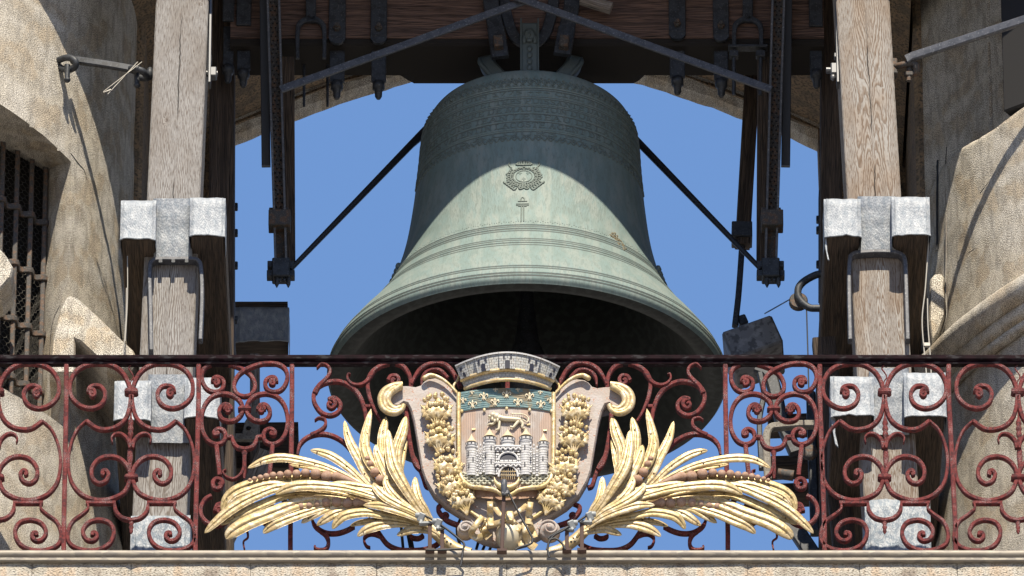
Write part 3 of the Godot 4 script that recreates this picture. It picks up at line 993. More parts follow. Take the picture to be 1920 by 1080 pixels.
		for t in range(0, ix.size(), 3):
			var q := []
			for k in 3:
				var p := v[ix[t + k]]
				q.append(bell_at(p.x * kx - 0.01, hs[i] - 0.006 + (p.y - lo) / (hi - lo) * 0.034, 0.0005 + (0.003 if p.z > 0 else -0.002)))
			tri(st, q[0], q[1], q[2])
		part(st, "lettering", "letter_bronze", o)
	# the little shield in its scrolled frame, and the cross under it
	st = new_st()
	var c := Vector2(-0.028, 0.925)
	var add := func(a: Array, r: float, mirror := true):
		var b := []
		var d := []
		for i in range(0, a.size(), 2):
			b.append(c.x + a[i]); b.append(c.y + a[i + 1]); d.append(c.x - a[i]); d.append(c.y + a[i + 1])
		strand(st, b, r)
		if mirror: strand(st, d, r)
	var ov := func(k: float, a: float): return [0.09 * k * cos(a), 0.077 * k * sin(a)]
	for k in 34:      # leafy scrolls all round
		var a := TAU * k / 34.0
		var e = ov.call(0.78, a); var f = ov.call(0.98 + 0.06 * (k % 2), a + 0.06); var h = ov.call(1.03 + 0.08 * (1.0 if k % 3 == 0 else 0.0), a + 0.17); var i2 = ov.call(0.92, a + 0.2)
		if sin(a) > 0.78: continue
		add.call([e[0], e[1], f[0], f[1], h[0], h[1], i2[0], i2[1]], 0.0046, false)
	for r in [0.82, 0.66, 0.5]:
		var l := []
		for k in 25:
			var e = ov.call(r, TAU * k / 24.0); l.append(e[0]); l.append(e[1] * (1.0 if e[1] > 0 else 1.1))
		add.call(l, 0.0045 if r > 0.7 else 0.003, false)
	add.call([0.0, -0.085, 0.016, -0.095, 0.026, -0.088, 0.018, -0.076], 0.006)
	for k in 4: add.call([k * 0.011, 0.076, k * 0.012 + 0.003, 0.098 - 0.004 * k, k * 0.009, 0.112 - 0.004 * k], 0.0055)
	add.call([0.0, 0.078, 0.03, 0.08, 0.046, 0.084], 0.006)
	add.call([0.07, 0.06, 0.085, 0.085, 0.08, 0.1], 0.005)
	for k in 7:
		var a := -1.35 + k * 0.42
		var e = ov.call(0.70, a); var f = ov.call(0.76, a + 0.16); var h = ov.call(0.68, a + 0.3)
		add.call([e[0], e[1], f[0], f[1], h[0], h[1]], 0.006)
	for k in 5: add.call([0.04 + k * 0.012, -0.085 + k * 0.012, 0.052 + k * 0.013, -0.1 + k * 0.013, 0.064 + k * 0.012, -0.09 + k * 0.014], 0.0055)
	part(st, "crowned_frame", "letter_bronze", o)
	st = new_st()
	for f in [[-0.022, 0.02], [0.022, 0.02], [0.0, -0.022]]:
		st = new_st()
		strand(st, [c.x + f[0], c.y + f[1] - 0.010, c.x + f[0], c.y + f[1] + 0.010], 0.003)
		for e in [-1.0, 1.0]: strand(st, [c.x + f[0], c.y + f[1] - 0.003, c.x + f[0] + e * 0.006, c.y + f[1] + 0.005, c.x + f[0] + e * 0.009, c.y + f[1] - 0.001], 0.0022)
		part(st, "small_lily", "bronze", o)
	st = new_st()
	for k in 40:      # droppings stuck on the flank
		var t := rng.randf()
		ball(st, bell_at(0.475 + t * 0.10 + rng.randf() * 0.03, 0.585 - t * 0.10 + rng.randf() * 0.05, 0.0), Vector3(0.006 + rng.randf() * 0.006, 0.005 + rng.randf() * 0.006, 0.003), Basis.IDENTITY, 6)
	part(st, "stain", "bird_lime", o)
	st = new_st()
	c = Vector2(-0.033, 0.68)
	strand(st, [c.x - 0.007, 0.575, c.x - 0.006, 0.7], 0.004); strand(st, [c.x + 0.007, 0.575, c.x + 0.006, 0.7], 0.004)
	strand(st, [c.x - 0.036, 0.708, c.x, 0.707, c.x + 0.036, 0.708], 0.0034); strand(st, [c.x - 0.036, 0.719, c.x, 0.718, c.x + 0.036, 0.719], 0.0034)
	strand(st, [c.x - 0.024, 0.70, c.x + 0.024, 0.70], 0.004); strand(st, [c.x - 0.026, 0.738, c.x + 0.026, 0.738], 0.004)
	strand(st, [c.x - 0.008, 0.735, c.x - 0.009, 0.757, c.x, 0.768, c.x + 0.009, 0.757, c.x + 0.008, 0.735], 0.004)
	part(st, "cross_relief", "letter_bronze", o)
	# rusty patch and the lugs that stand out of the sides
	for s in [-1.0, 1.0]:
		st = new_st()
		for k in 9:
			var h := 0.44 + k * 0.034
			ball(st, bell_at(s * bell_r(h) * 1.52, h, 0.008), Vector3(0.02, 0.024, 0.03), Basis.IDENTITY, 7)
		part(st, "side_relief", "bronze", o)
	# the canons on its head
	st = new_st()
	cbox(st, Vector3(W(993, 90, 0.45).x, 1.86, 0.43), Vector3(0.052, 0.2, 0.05), 0.012)
	var cf := Vector3(W(993, 90, 0.45).x, 1.94, 0.482)
	ball(st, cf + Vector3(0, 0.03, 0), Vector3(0.035, 0.045, 0.022)); ball(st, cf + Vector3(0, 0.02, 0.02), Vector3(0.007, 0.014, 0.01), Basis.IDENTITY, 6)
	for s in [-1.0, 1.0]:
		ball(st, cf + Vector3(s * 0.014, 0.042, 0.016), Vector3(0.009, 0.005, 0.006), Basis.IDENTITY, 6)
		ball(st, cf + Vector3(s * 0.03, 0.0, 0.004), Vector3(0.014, 0.03, 0.012), Basis.IDENTITY, 7)
		cbox(st, cf + Vector3(s * 0.048, -0.06, 0.0), Vector3(0.005, 0.2, 0.006), 0.002)
	ball(st, cf + Vector3(0, -0.012, 0.015), Vector3(0.02, 0.014, 0.012), Basis.IDENTITY, 7)
	for k in 4: ball(st, cf + Vector3(0, -0.06 - k * 0.042, 0.0), Vector3(0.017, 0.022, 0.012), Basis.IDENTITY, 7)
	part(st, "canon", "canon_bronze", o)
	for s in [-1.0, 1.0]:
		st = new_st()
		var pts := PackedVector3Array()
		for q in [[0.13, 1.74, 0.30], [0.19, 1.80, 0.32], [0.24, 1.88, 0.30], [0.235, 1.97, 0.22], [0.17, 2.02, 0.1], [0.1, 2.03, 0.0]]:
			pts.append(bell_o + Vector3(s * q[0] + 0.022, q[1], q[2]))
		bar(st, cr(pts, 6), 0.09, 0.08, Vector3(0.3 * s, 0.3, 1).normalized())
		pts.clear()
		for q in [[0.175, 1.735, 0.33], [0.235, 1.80, 0.35], [0.283, 1.88, 0.33], [0.28, 1.97, 0.25]]:
			pts.append(bell_o + Vector3(s * q[0] + 0.022, q[1], q[2]))
		tube(st, cr(pts, 6), 0.014, 0.014, 7)
		part(st, "canon", "canon_bronze", o)
	st = new_st()
	lathe(st, bell_o + Vector3(0, 1.6, 0), Basis(), [0.02, 0.0, 0.035, -0.02, 0.04, -1.1, 0.07, -1.35, 0.13, -1.5, 0.15, -1.6, 0.12, -1.7, 0.05, -1.76, 0.04, -1.95, 0.0, -1.96], 16)
	part(st, "clapper", "iron", o)

func strand(st: SurfaceTool, a: Array, r: float):      # a raised thread along the face of the bell, [s, h, ...]
	var pts := PackedVector3Array()
	for i in range(0, a.size(), 2): pts.append(Vector3(a[i], a[i + 1], 0))
	var q := PackedVector3Array()
	for p in cr(pts, 4): q.append(bell_at(p.x, p.y, r * 0.25))
	tube(st, q, r, r, 5, true)

# ---------- the beam that carries it ----------
func nut(st: SurfaceTool, c: Vector3, r: float, d: float, n := Vector3.BACK):
	var b := Basis(n.cross(Vector3(0.1, 1, 0.02)).normalized(), n, Vector3.ZERO)
	b.z = b.x.cross(n)
	lathe(st, c, b, [r * 0.9, 0.0, r, d * 0.2, r, d * 0.8, r * 0.85, d], 6, false)
	lathe(st, c, b, [r * 0.55, d, r * 0.55, d * 1.6], 8)

func headstock():
	var zf := 0.42
	var yb := W(960, 70, zf).y
	var xl := W(432, 60, zf).x; var xr := W(1545, 60, zf).x
	var o := thing("headstock", "dark red timber headstock with black iron straps over the bell", "headstock", Vector3(bell_o.x, yb, zf - 0.25))
	var st := new_st()
	beam(st, Vector3(xl, yb + 0.2, zf - 0.19), Vector3(xr, yb + 0.2, zf - 0.19), 0.4, 0.38, Vector3.UP, 0.3)
	part(st, "timber", "red_oak", o)
	st = new_st()
	beam(st, Vector3(xl, yb + 0.62, zf - 0.21), Vector3(xr, yb + 0.62, zf - 0.21), 0.42, 0.42, Vector3.UP, 1.1)
	part(st, "timber", "red_oak", o)
	st = new_st()
	beam(st, Vector3(xl, yb - 0.02, zf - 0.175), Vector3(xr, yb - 0.02, zf - 0.175), 0.05, 0.33, Vector3.UP, 0.2, 0.012)  # board added over the headstock underside, its shade put into the black colour
	part(st, "timber", "shaded_black_oak", o)
	st = new_st()
	plate(st, pv([742,30, 742,96, 752,100, 764,108, 776,114, 1188,114, 1200,108, 1212,96, 1222,90, 1222,30]), 0.14, 0.24, 2.0, 0.006)
	part(st, "timber", "shaded_black_oak", o)
	for v in [[632, 32, 70, 1], [710, 31, 70, 1], [1270, 32, 62, 1], [1352, 30, 66, 1], [457, 28, 48, 0], [1530, 26, 50, 0], [428, 22, 40, 0]]:
		st = new_st()
		var p := W(v[0], v[2], zf + 0.012)
		var hw: float = v[1] * 0.00149
		cbox(st, Vector3(p.x, p.y + 0.44, zf + 0.012), Vector3(hw, 0.44, 0.011), 0.004)
		var ring := PackedVector3Array()
		if v[3] == 1:
			for k in 13: ring.append(Vector3(p.x, p.y, zf + 0.023) + Vector3(cos(PI + PI * k / 12.0), sin(PI + PI * k / 12.0), 0) * hw)
			fan(st, ring)
			var bk := PackedVector3Array()
			for q in ring: bk.append(q - Vector3(0, 0, 0.022))
			rows_to(st, [ring, bk], false)
		var s := part(st, "strap", "iron", o)
		if v[3] == 1:
			st = new_st()
			nut(st, Vector3(p.x, p.y + 0.05, zf + 0.022), 0.021, 0.03)
			part(st, "nut", "rusty_iron", s)
		# the tail that hangs under the beam
		st = new_st()
		var q := Vector3(p.x, p.y - 0.02, zf - 0.06)
		cbox(st, q + Vector3(0, -0.09, -0.02), Vector3(hw * 0.9, 0.13, 0.012), 0.004)
		lathe(st, q + Vector3(0, -0.27, -0.02), Basis(), [0.012, -0.06, 0.02, -0.045, 0.022, 0.0, 0.034, 0.004, 0.034, 0.05, 0.02, 0.054], 8)
		part(st, "strap_tail", "iron", o)
	# forked irons at either side
	for fx in [583.0, 1402.0]:
		st = new_st()
		var z := zf + 0.03
		bar(st, on_plane(pv([fx, -80, fx, 0, fx, 42]), z), 0.058, 0.022)
		bar(st, on_plane(cr(pv([fx - 2, 34, fx - 20, 44, fx - 25, 60, fx - 25, 110])), z), lin(0.036, 0.02, 19), 0.022)
		bar(st, on_plane(cr(pv([fx + 2, 34, fx + 20, 44, fx + 25, 60, fx + 25, 110])), z), lin(0.036, 0.02, 19), 0.022)
		nut(st, W(fx, 32, z + 0.01), 0.012, 0.012)
		part(st, "forked_iron", "iron", o)
	st = new_st()
	cbox(st, W(1402, 90, zf + 0.04), Vector3(0.11, 0.008, 0.03), 0.003)
	for s in [-26.0, 24.0]: cbox(st, W(1402 + s, 103, zf + 0.04), Vector3(0.026, 0.02, 0.022), 0.004); tube(st, PackedVector3Array([W(1402 + s, 108, zf + 0.04), W(1402 + s, 178, zf + 0.02)]), 0.011)
	part(st, "bolt_plate", "iron", o)
	# hooks and rods hanging at the left
	for v in [[401 + 213, 150, 200], [570, 165, 200]]:
		st = new_st()
		tube(st, PackedVector3Array([W(v[0], v[1] - 60, 0.2), W(v[0], v[1], 0.2), W(v[0], v[2], 0.2)]), 0.009, 0.007)
		part(st, "hanging_rod", "iron", o)
	# flat hangers with square nuts either side of the head
	for v in [[912.0, -70.0, 938.0, 108.0], [1082.0, -70.0, 1054.0, 103.0]]:
		st = new_st()
		var z := zf + 0.035
		bar(st, on_plane(pv([v[0], v[1], lerpf(v[0], v[2], 0.4), 20, lerpf(v[0], v[2], 0.7), 55]), z), 0.088, 0.026)
		bar(st, on_plane(pv([lerpf(v[0], v[2], 0.69), 53, v[2], v[3]]), z + 0.012), 0.098, 0.034)
		var h := part(st, "hanger", "iron", o)
		st = new_st()
		cbox(st, W(lerpf(v[0], v[2], 0.86), 80, z + 0.05), Vector3(0.026, 0.036, 0.03), 0.005, Basis(Vector3.BACK, 0.1 if v[0] < 990 else -0.1))
		part(st, "square_nut", "rusty_iron", h)
	st = new_st()
	bar(st, on_plane(cr(pv([944, -80, 946, 0, 953, 40, 966, 70, 992, 84, 1018, 70, 1031, 40, 1038, 0, 1040, -80])), zf + 0.012), 0.062, 0.024)
	part(st, "stirrup", "iron", o)
	# old timber ends wedged over the right hanger
	st = new_st()
	beam(st, W(1090, -2, zf + 0.1), W(1146, 16, zf + 0.1), 0.06, 0.05, Vector3.UP, 0.2, 0.006)
	part(st, "wedge", "grey_oak", o)

# ---------- the timber frames either side ----------
const ZP := 1.63     # front face of the two great posts

func zinc_block(st: SurfaceTool, x0: float, x1: float, y0: float, y1: float, z: float, back: float, wob := 0.005):
	# sheet metal folded over a beam end: front, top and sides, dented, with a ragged lower hem
	var a := W(x0, y1, z); var b := W(x1, y0, z)
	var nx := 12; var ny := 10
	var front := []
	for j in ny + 1:
		var r := PackedVector3Array()
		for i in nx + 1:
			var u := float(i) / nx; var v := float(j) / ny
			var p := Vector3(lerpf(a.x, b.x, u), lerpf(a.y, b.y, v), z)
			var e: float = min(min(u, 1 - u), 1.0 - v) * (b.x - a.x)
			p.z += wob * lumps.get_noise_3d(p.x * 9, p.y * 9, z) * 1.6 - 0.012 * exp(-e / 0.010) + (0.008 * exp(-v * 9.0))
			if j == 0: p.y += 0.014 * lumps.get_noise_2d(p.x * 8.0, z * 3.0)
			r.append(p)
		front.append(r)
	rows_to(st, front)
	var left := []; var right := []; var top := []
	for k in 8:
		var d := back * k / 7.0
		var l := PackedVector3Array(); var rr := PackedVector3Array(); var t := PackedVector3Array()
		for j in ny + 1:
			var q: Vector3 = front[j][0]; l.append(q - Vector3(0.004 * lumps.get_noise_2d(q.y * 9, d * 9), 0, d))
			q = front[j][nx]; rr.append(q + Vector3(0.004 * lumps.get_noise_2d(q.y * 9, d * 9 + 5), 0, -d))
		for i in nx + 1: t.append(front[ny][i] - Vector3(0, 0, d))
		left.append(l); right.append(rr); top.append(t)
	rows_to(st, left); rows_to(st, right); rows_to(st, top)
	tube(st, front[0], 0.0045, 0.0045, 6)      # rolled hem
	var l0 := PackedVector3Array(); var r0 := PackedVector3Array()
	for r in front: l0.append(r[1] + Vector3(0, 0, 0.001)); r0.append(r[nx - 1] + Vector3(0, 0, 0.001))
	tube(st, l0, 0.0028, 0.0028, 5); tube(st, r0, 0.0028, 0.0028, 5)

func apron(st: SurfaceTool, x0: float, x1: float, y0: float, y1: float):
	# the sheet between the two caps, sagging back to the post at its foot
	var rows := []
	for j in 15:
		var v := j / 14.0
		var z := ZP + lerpf(0.12, 0.05, v) + 0.006 * lumps.get_noise_2d(v * 3.0, x0)
		var r := PackedVector3Array()
		var g := 2.5 * sin(v * 5.0 + x0) * v
		for i in 11:
			var u := -1.0 + i * 0.2
			var px := lerpf(x0 - g * 0.3, x1 + g * 0.3, (u + 1.0) / 2.0)
			var y := lerpf(y0, y1, v) + (1.5 * lumps.get_noise_1d(px * 0.3) if j == 14 else 0.0)
			r.append(W(px, y, z - 0.02 * pow(absf(u), 6.0) + 0.004 * lumps.get_noise_2d(px * 0.1, v * 2.0)))
		var a := r[0] - Vector3(0.004, 0, 0.14); var b := r[10] + Vector3(0.004, 0, -0.14)
		r.insert(0, a); r.append(b)
		rows.append(r)
	rows_to(st, rows)

func frame_side(o: Node3D, wood: String, pc: Callable, hw: float, top: Array, low: Array, base: Array, side: float):
	# the post, leaning inwards
	var st := new_st()
	var d := 0.34
	var a := W(pc.call(-160.0), -160, ZP); var b := W(pc.call(1085.0), 1085, ZP)
	beam(st, a - Vector3(0, 0, d / 2), b - Vector3(0, 0, d / 2), hw * 2, d, Vector3.RIGHT, -(3 * 0.0099 + hw * 2 + d - 0.028), 0.007)
	part(st, "post", "left_post" if side < 0.5 else "right_post", o)
	st = new_st()
	var hp := W(pc.call(-110.0), -110, ZP + 0.2)
	cbox(st, Vector3(hp.x, hp.y + 0.1, ZP + 0.02), Vector3(0.3, 0.1, 0.2), 0.01)  # unseen timber added above the post to cast shade on its top
	part(st, "added_head_beam", wood, o)
	for lv in [top, low]:
		# two beams that clasp the post, running back into the belfry
		for bl in [lv[0], lv[2]]:
			var p := W((bl[0] + bl[1]) / 2.0, bl[3], ZP + 0.185); var q := W((bl[0] + bl[1]) / 2.0, bl[2], ZP + 0.185)
			var w: float = (bl[1] - bl[0]) * 0.00288 - 0.012
			st = new_st()
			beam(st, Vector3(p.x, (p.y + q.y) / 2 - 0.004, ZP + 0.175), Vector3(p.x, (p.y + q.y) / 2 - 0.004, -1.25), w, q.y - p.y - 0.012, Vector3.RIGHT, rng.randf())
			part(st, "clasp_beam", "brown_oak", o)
			st = new_st()
			zinc_block(st, bl[0], bl[1], bl[2], bl[3], ZP + 0.193, 0.22)
			part(st, "zinc_cap", "zinc", o)
		var m = lv[1]
		st = new_st()
		apron(st, m[0] - 2, m[1] + 2, m[2], m[3])
		part(st, "zinc_apron", "zinc", o)
	st = new_st()
	zinc_block(st, base[0], base[1], base[2], base[3], ZP + 0.05, 0.4, 0.01)
	part(st, "base_sheath", "blue_zinc", o)

func frame_left():
	var pc := func(y): return 341.5 - 0.0445 * (y - 10.0)
	var o := thing("timber_frame", "weathered grey timber post and beams with zinc caps at the left", "timber frame", Vector3(W(300, 1080, ZP).x, -2.6, ZP - 0.17), "timber frames that carry the bell")
	frame_side(o, "grey_oak", pc, 0.144, [[225, 293, 374, 449], [290, 358, 372, 487], [355, 423, 369, 443]], [[213, 284, 712, 788], [280, 352, 702, 830], [345, 413, 706, 784]], [243, 357, 965, 1075], 0.0)
	# iron strap bent round the post below the cap, with its bolts
	var st := new_st()
	bar(st, on_plane(cr(pv([284,660, 282,560, 281,505, 287,492, 300,489, 330,489, 360,489, 371,492, 377,505, 379,560, 376,640]), 4), ZP + 0.035), 0.022, 0.06)
	var s := part(st, "strap", "grey_iron", o)
	for x in [301, 325, 350]:
		st = new_st(); cbox(st, W(x, 490, ZP + 0.066), Vector3(0.011, 0.012, 0.007), 0.002)
		part(st, "bolt", "iron", s)
	# through bolts of the tie bar high on the post
	st = new_st()
	cbox(st, W(398, 138, ZP - 0.1), Vector3(0.025, 0.03, 0.03), 0.006); tube(st, PackedVector3Array([W(386, 138, ZP - 0.1), W(408, 138, ZP - 0.1)]), 0.018)
	cbox(st, W(395, 112, ZP - 0.1), Vector3(0.006, 0.02, 0.02), 0.003)
	bar(st, on_plane(pv([397, -100, 393, 160]), ZP - 0.09), 0.014, 0.08)
	part(st, "side_plate", "steel_worn", o)
	# the dark post behind, studded with bolts
	st = new_st()
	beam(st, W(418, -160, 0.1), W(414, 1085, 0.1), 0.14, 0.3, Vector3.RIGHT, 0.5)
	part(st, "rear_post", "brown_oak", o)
	st = new_st()
	bar(st, on_plane(pv([438, 372, 438, 660]), -0.12), 0.016, 0.1)
	for y in [388, 437, 498, 600]: cbox(st, W(440, y, -0.12), Vector3(0.018, 0.018, 0.02), 0.004)
	part(st, "bolted_plate", "iron", o)
	# cross timber with its zinc end at the back
	st = new_st()
	beam(st, W(395, 618, -0.9), W(540, 618, -0.9), 0.20, 0.3, Vector3.UP, 0.9)
	part(st, "rear_beam", "brown_oak", o)
	st = new_st()
	zinc_block(st, 440, 542, 574, 640, -0.73, 0.3, 0.004)
	part(st, "zinc_cap", "zinc", o)
	# brackets seen through the railing
	st = new_st()
	beam(st, W(478, 670, -0.8), W(478, 905, -0.8), 0.055, 0.08, Vector3.RIGHT, 0.2, 0.004)
	beam(st, W(424, 670, -0.7), W(436, 900, -0.7), 0.045, 0.06, Vector3.RIGHT, 0.2, 0.004)
	beam(st, W(500, 850, -0.75), W(408, 1040, -0.75), 0.10, 0.07, Vector3.RIGHT, 0.6, 0.004)
	part(st, "rear_brace", "grey_oak", o)
	st = new_st()
	plate(st, pv([438,812, 454,812, 459,790, 468,776, 476,757, 484,757, 484,812, 493,812, 493,824, 438,824]), -0.6, 0.03, 0.6)
	part(st, "cheek_plate", "worn_plate", o)
	st = new_st()
	lathe(st, W(466, 803, -0.598), Basis(Vector3.RIGHT, PI / 2), [0.0, 0.0, 0.014, 0.001, 0.0, 0.002], 14)
	part(st, "bolt_hole", "hole", o)
	st = new_st()
	beam(st, W(330, 860, -1.1), W(560, 858, -1.1), 0.3, 0.3, Vector3.UP, 0.4)
	part(st, "rear_beam", "brown_oak", o)

func frame_right():
	var pc := func(y): return 1618.0 + 0.0575 * (y - 5.0)
	var o := thing("timber_frame", "brown oak post and beams with zinc caps right of the bell", "timber frame", Vector3(W(1665, 1080, ZP).x, -2.6, ZP - 0.17), "timber frames that carry the bell")
	frame_side(o, "pale_oak", pc, 0.1465, [[1546, 1614, 371, 442], [1610, 1678, 368, 474], [1673, 1743, 367, 441]], [[1558, 1638, 704, 779], [1632, 1702, 690, 815], [1696, 1773, 697, 781]], [1624, 1744, 934, 1075], 1.0)
	var st := new_st()
	bar(st, on_plane(cr(pv([1594,640, 1592,545, 1593,492, 1599,480, 1612,477, 1648,475, 1680,477, 1691,482, 1697,494, 1699,545, 1702,640]), 4), ZP + 0.035), 0.022, 0.06)
	part(st, "strap", "grey_iron", o)
	st = new_st()
	cbox(st, W(1566, 132, ZP - 0.1), Vector3(0.025, 0.035, 0.03), 0.006); tube(st, PackedVector3Array([W(1584, 132, ZP - 0.1), W(1549, 132, ZP - 0.1)]), 0.018)
	ball(st, W(1562, 145, ZP - 0.08), Vector3(0.016, 0.02, 0.016)); cbox(st, W(1568, 106, ZP - 0.1), Vector3(0.012, 0.014, 0.02), 0.003)
	bar(st, on_plane(pv([1566, -100, 1571, 160]), ZP - 0.09), 0.014, 0.08)
	part(st, "side_plate", "steel_worn", o)
	st = new_st()
	beam(st, W(1559, -160, 0.1), W(1556, 1085, 0.1), 0.12, 0.3, Vector3.RIGHT, 0.2)
	part(st, "rear_post", "brown_oak", o)
	st = new_st()
	bar(st, on_plane(pv([1537, 365, 1537, 560]), -0.12), 0.014, 0.1)
	for y in [412, 432, 496, 640]: cbox(st, W(1535, y, -0.12), Vector3(0.014, 0.018, 0.02), 0.004)
	part(st, "bolted_plate", "iron", o)
	st = new_st()
	beam(st, W(1545, 640, 0.9), W(1590, 1085, 0.9), 0.13, 0.1, Vector3.RIGHT, 0.4)
	part(st, "side_board", "brown_oak", o)
	# strip of lead hanging from the cap
	st = new_st()
	plate(st, pv([1546,440, 1550,446, 1551,470, 1555,488, 1552,486, 1547,462]), ZP + 0.17, 0.01, 0.4, 0.001)
	plate(st, pv([1557,776, 1566,784, 1566,812, 1572,838, 1566,832, 1560,800]), ZP + 0.17, 0.01, 0.4, 0.001)
	part(st, "lead_strip", "zinc", o)
	# the machine that swings the hammer, behind the railing
	st = new_st()
	for y in [800, 878, 930]:
		st = new_st()
		beam(st, W(1440, y, -0.6), W(1560, y - 4, -0.6), 0.07, 0.16, Vector3.UP, 0.3, 0.005)
		part(st, "rear_beam", "brown_oak", o)

func swing_gear():
	# pierced channels that hang beside the bell, braced to the headstock
	for s in [0, 1]:
		var z := 0.64
		var zb := -0.52
		var X := func(x): return x if s == 0 else 1972.0 - x + 0.0
		var o := thing("swing_arm", "dark pierced iron arm hanging %s of the bell beside a timber lath" % ("left" if s == 0 else "right"), "swing arm", W(X.call(522.0), 530, z))
		var top: float = X.call(510.0); var bot: float = X.call(527.0)
		var st := new_st()
		for e in [-11.0, 11.0]:
			bar(st, PackedVector3Array([W(top + e, -90, z), W(bot + e * 0.9, 505, z + zb)]), 0.014, 0.06)
		part(st, "channel_flange", "grey_iron", o)
		st = new_st()
		bar(st, PackedVector3Array([W(top, -90, z - 0.025), W(bot, 505, z + zb - 0.025)]), 0.062, 0.012)
		part(st, "channel_web", "rusty_iron", o)
		st = new_st()
		for k in 60:
			var y := -20.0 + k * 8.0
			var x := lerpf(top, bot, (y + 90) / 595.0)
			for e in [-4.0, 4.0]:
				if y > 420: continue
				lathe(st, W(x + e + (1.5 if k % 2 == 0 else -1.5), y, z - 0.017 + zb * (y + 90) / 595.0), Basis(Vector3.RIGHT, PI / 2), [0.0, 0.0, 0.0055, 0.0005, 0.0, 0.001], 6)
		part(st, "rivet_holes", "hole", o)
		st = new_st()
		beam(st, W(top + (-16.0 if s == 0 else 16.0), -90, z - 0.06), W(bot + (-28.0 if s == 0 else 28.0), 312, z + zb * 0.67 - 0.06), 0.05, 0.05, Vector3.RIGHT, 0.3, 0.004)
		part(st, "flat_bar", "blue_black", o)
		st = new_st()
		beam(st, W(X.call(539.0), 110, z + zb * 0.33 - 0.12), W(X.call(541.0), 500, z + zb - 0.1), 0.076, 0.08, Vector3.RIGHT, 0.5, 0.004)
		part(st, "lath", "brown_oak", o)
		st = new_st()
		var c := W(lerpf(top, bot, 0.85), 415, z + zb * 0.85)
		cbox(st, c, Vector3(0.062, 0.05, 0.05), 0.004); cbox(st, c + Vector3(0.03, 0.06, -0.01), Vector3(0.02, 0.02, 0.03), 0.003); cbox(st, c + Vector3(-0.04, 0.055, -0.01), Vector3(0.02, 0.025, 0.03), 0.003)
		part(st, "clamp", "rusty_iron", o)
		st = new_st()
		c = W(bot, 508, z + zb)
		cbox(st, c, Vector3(0.05, 0.06, 0.05), 0.006)
		for e in [-0.06, 0.058]: cbox(st, c + Vector3(e, 0.03, 0), Vector3(0.016, 0.02, 0.03), 0.003); cbox(st, c + Vector3(e * 1.05, -0.03, 0), Vector3(0.016, 0.02, 0.03), 0.003)
		for e in [-0.022, 0.042]: lathe(st, c + Vector3(e, -0.11, 0.02), Basis(), [0.003, -0.01, 0.012, 0.01, 0.014, 0.06], 8)
		for e in [-0.005, 0.02]: ball(st, c + Vector3(e, -0.07, 0.02), Vector3(0.012, 0.012, 0.012), Basis.IDENTITY, 6)
		part(st, "end_shoe", "iron", o)
		# the flat brace up to the headstock
		st = new_st()
		bar(st, on_plane(pv([X.call(526.0), 168, X.call(760.0), 84, X.call(1000.0), -4, X.call(1090.0), -36]), z + 0.07 + s * 0.03), 0.045, 0.016)
		var br := solo(st, "brace", "grey_iron", W(X.call(750.0), 85, z + 0.05))
		tag(br, "flat grey iron brace slanting across the headstock on the %s" % ("left" if s == 0 else "right"), "brace")
		# the rod from the waist of the bell
		st = new_st()
		tube(st, PackedVector3Array([W(X.call(800.0), 244, -0.2), W(X.call(770.0), 272, -0.1), W(X.call(545.0), 505, 0.14)]), 0.028, 0.014, 8)
		var rd := solo(st, "rod", "cable", W(X.call(680.0), 370, 0.2))
		tag(rd, "black iron rod from the %s flank of the bell to the swing arm" % ("left" if s == 0 else "right"), "rod")

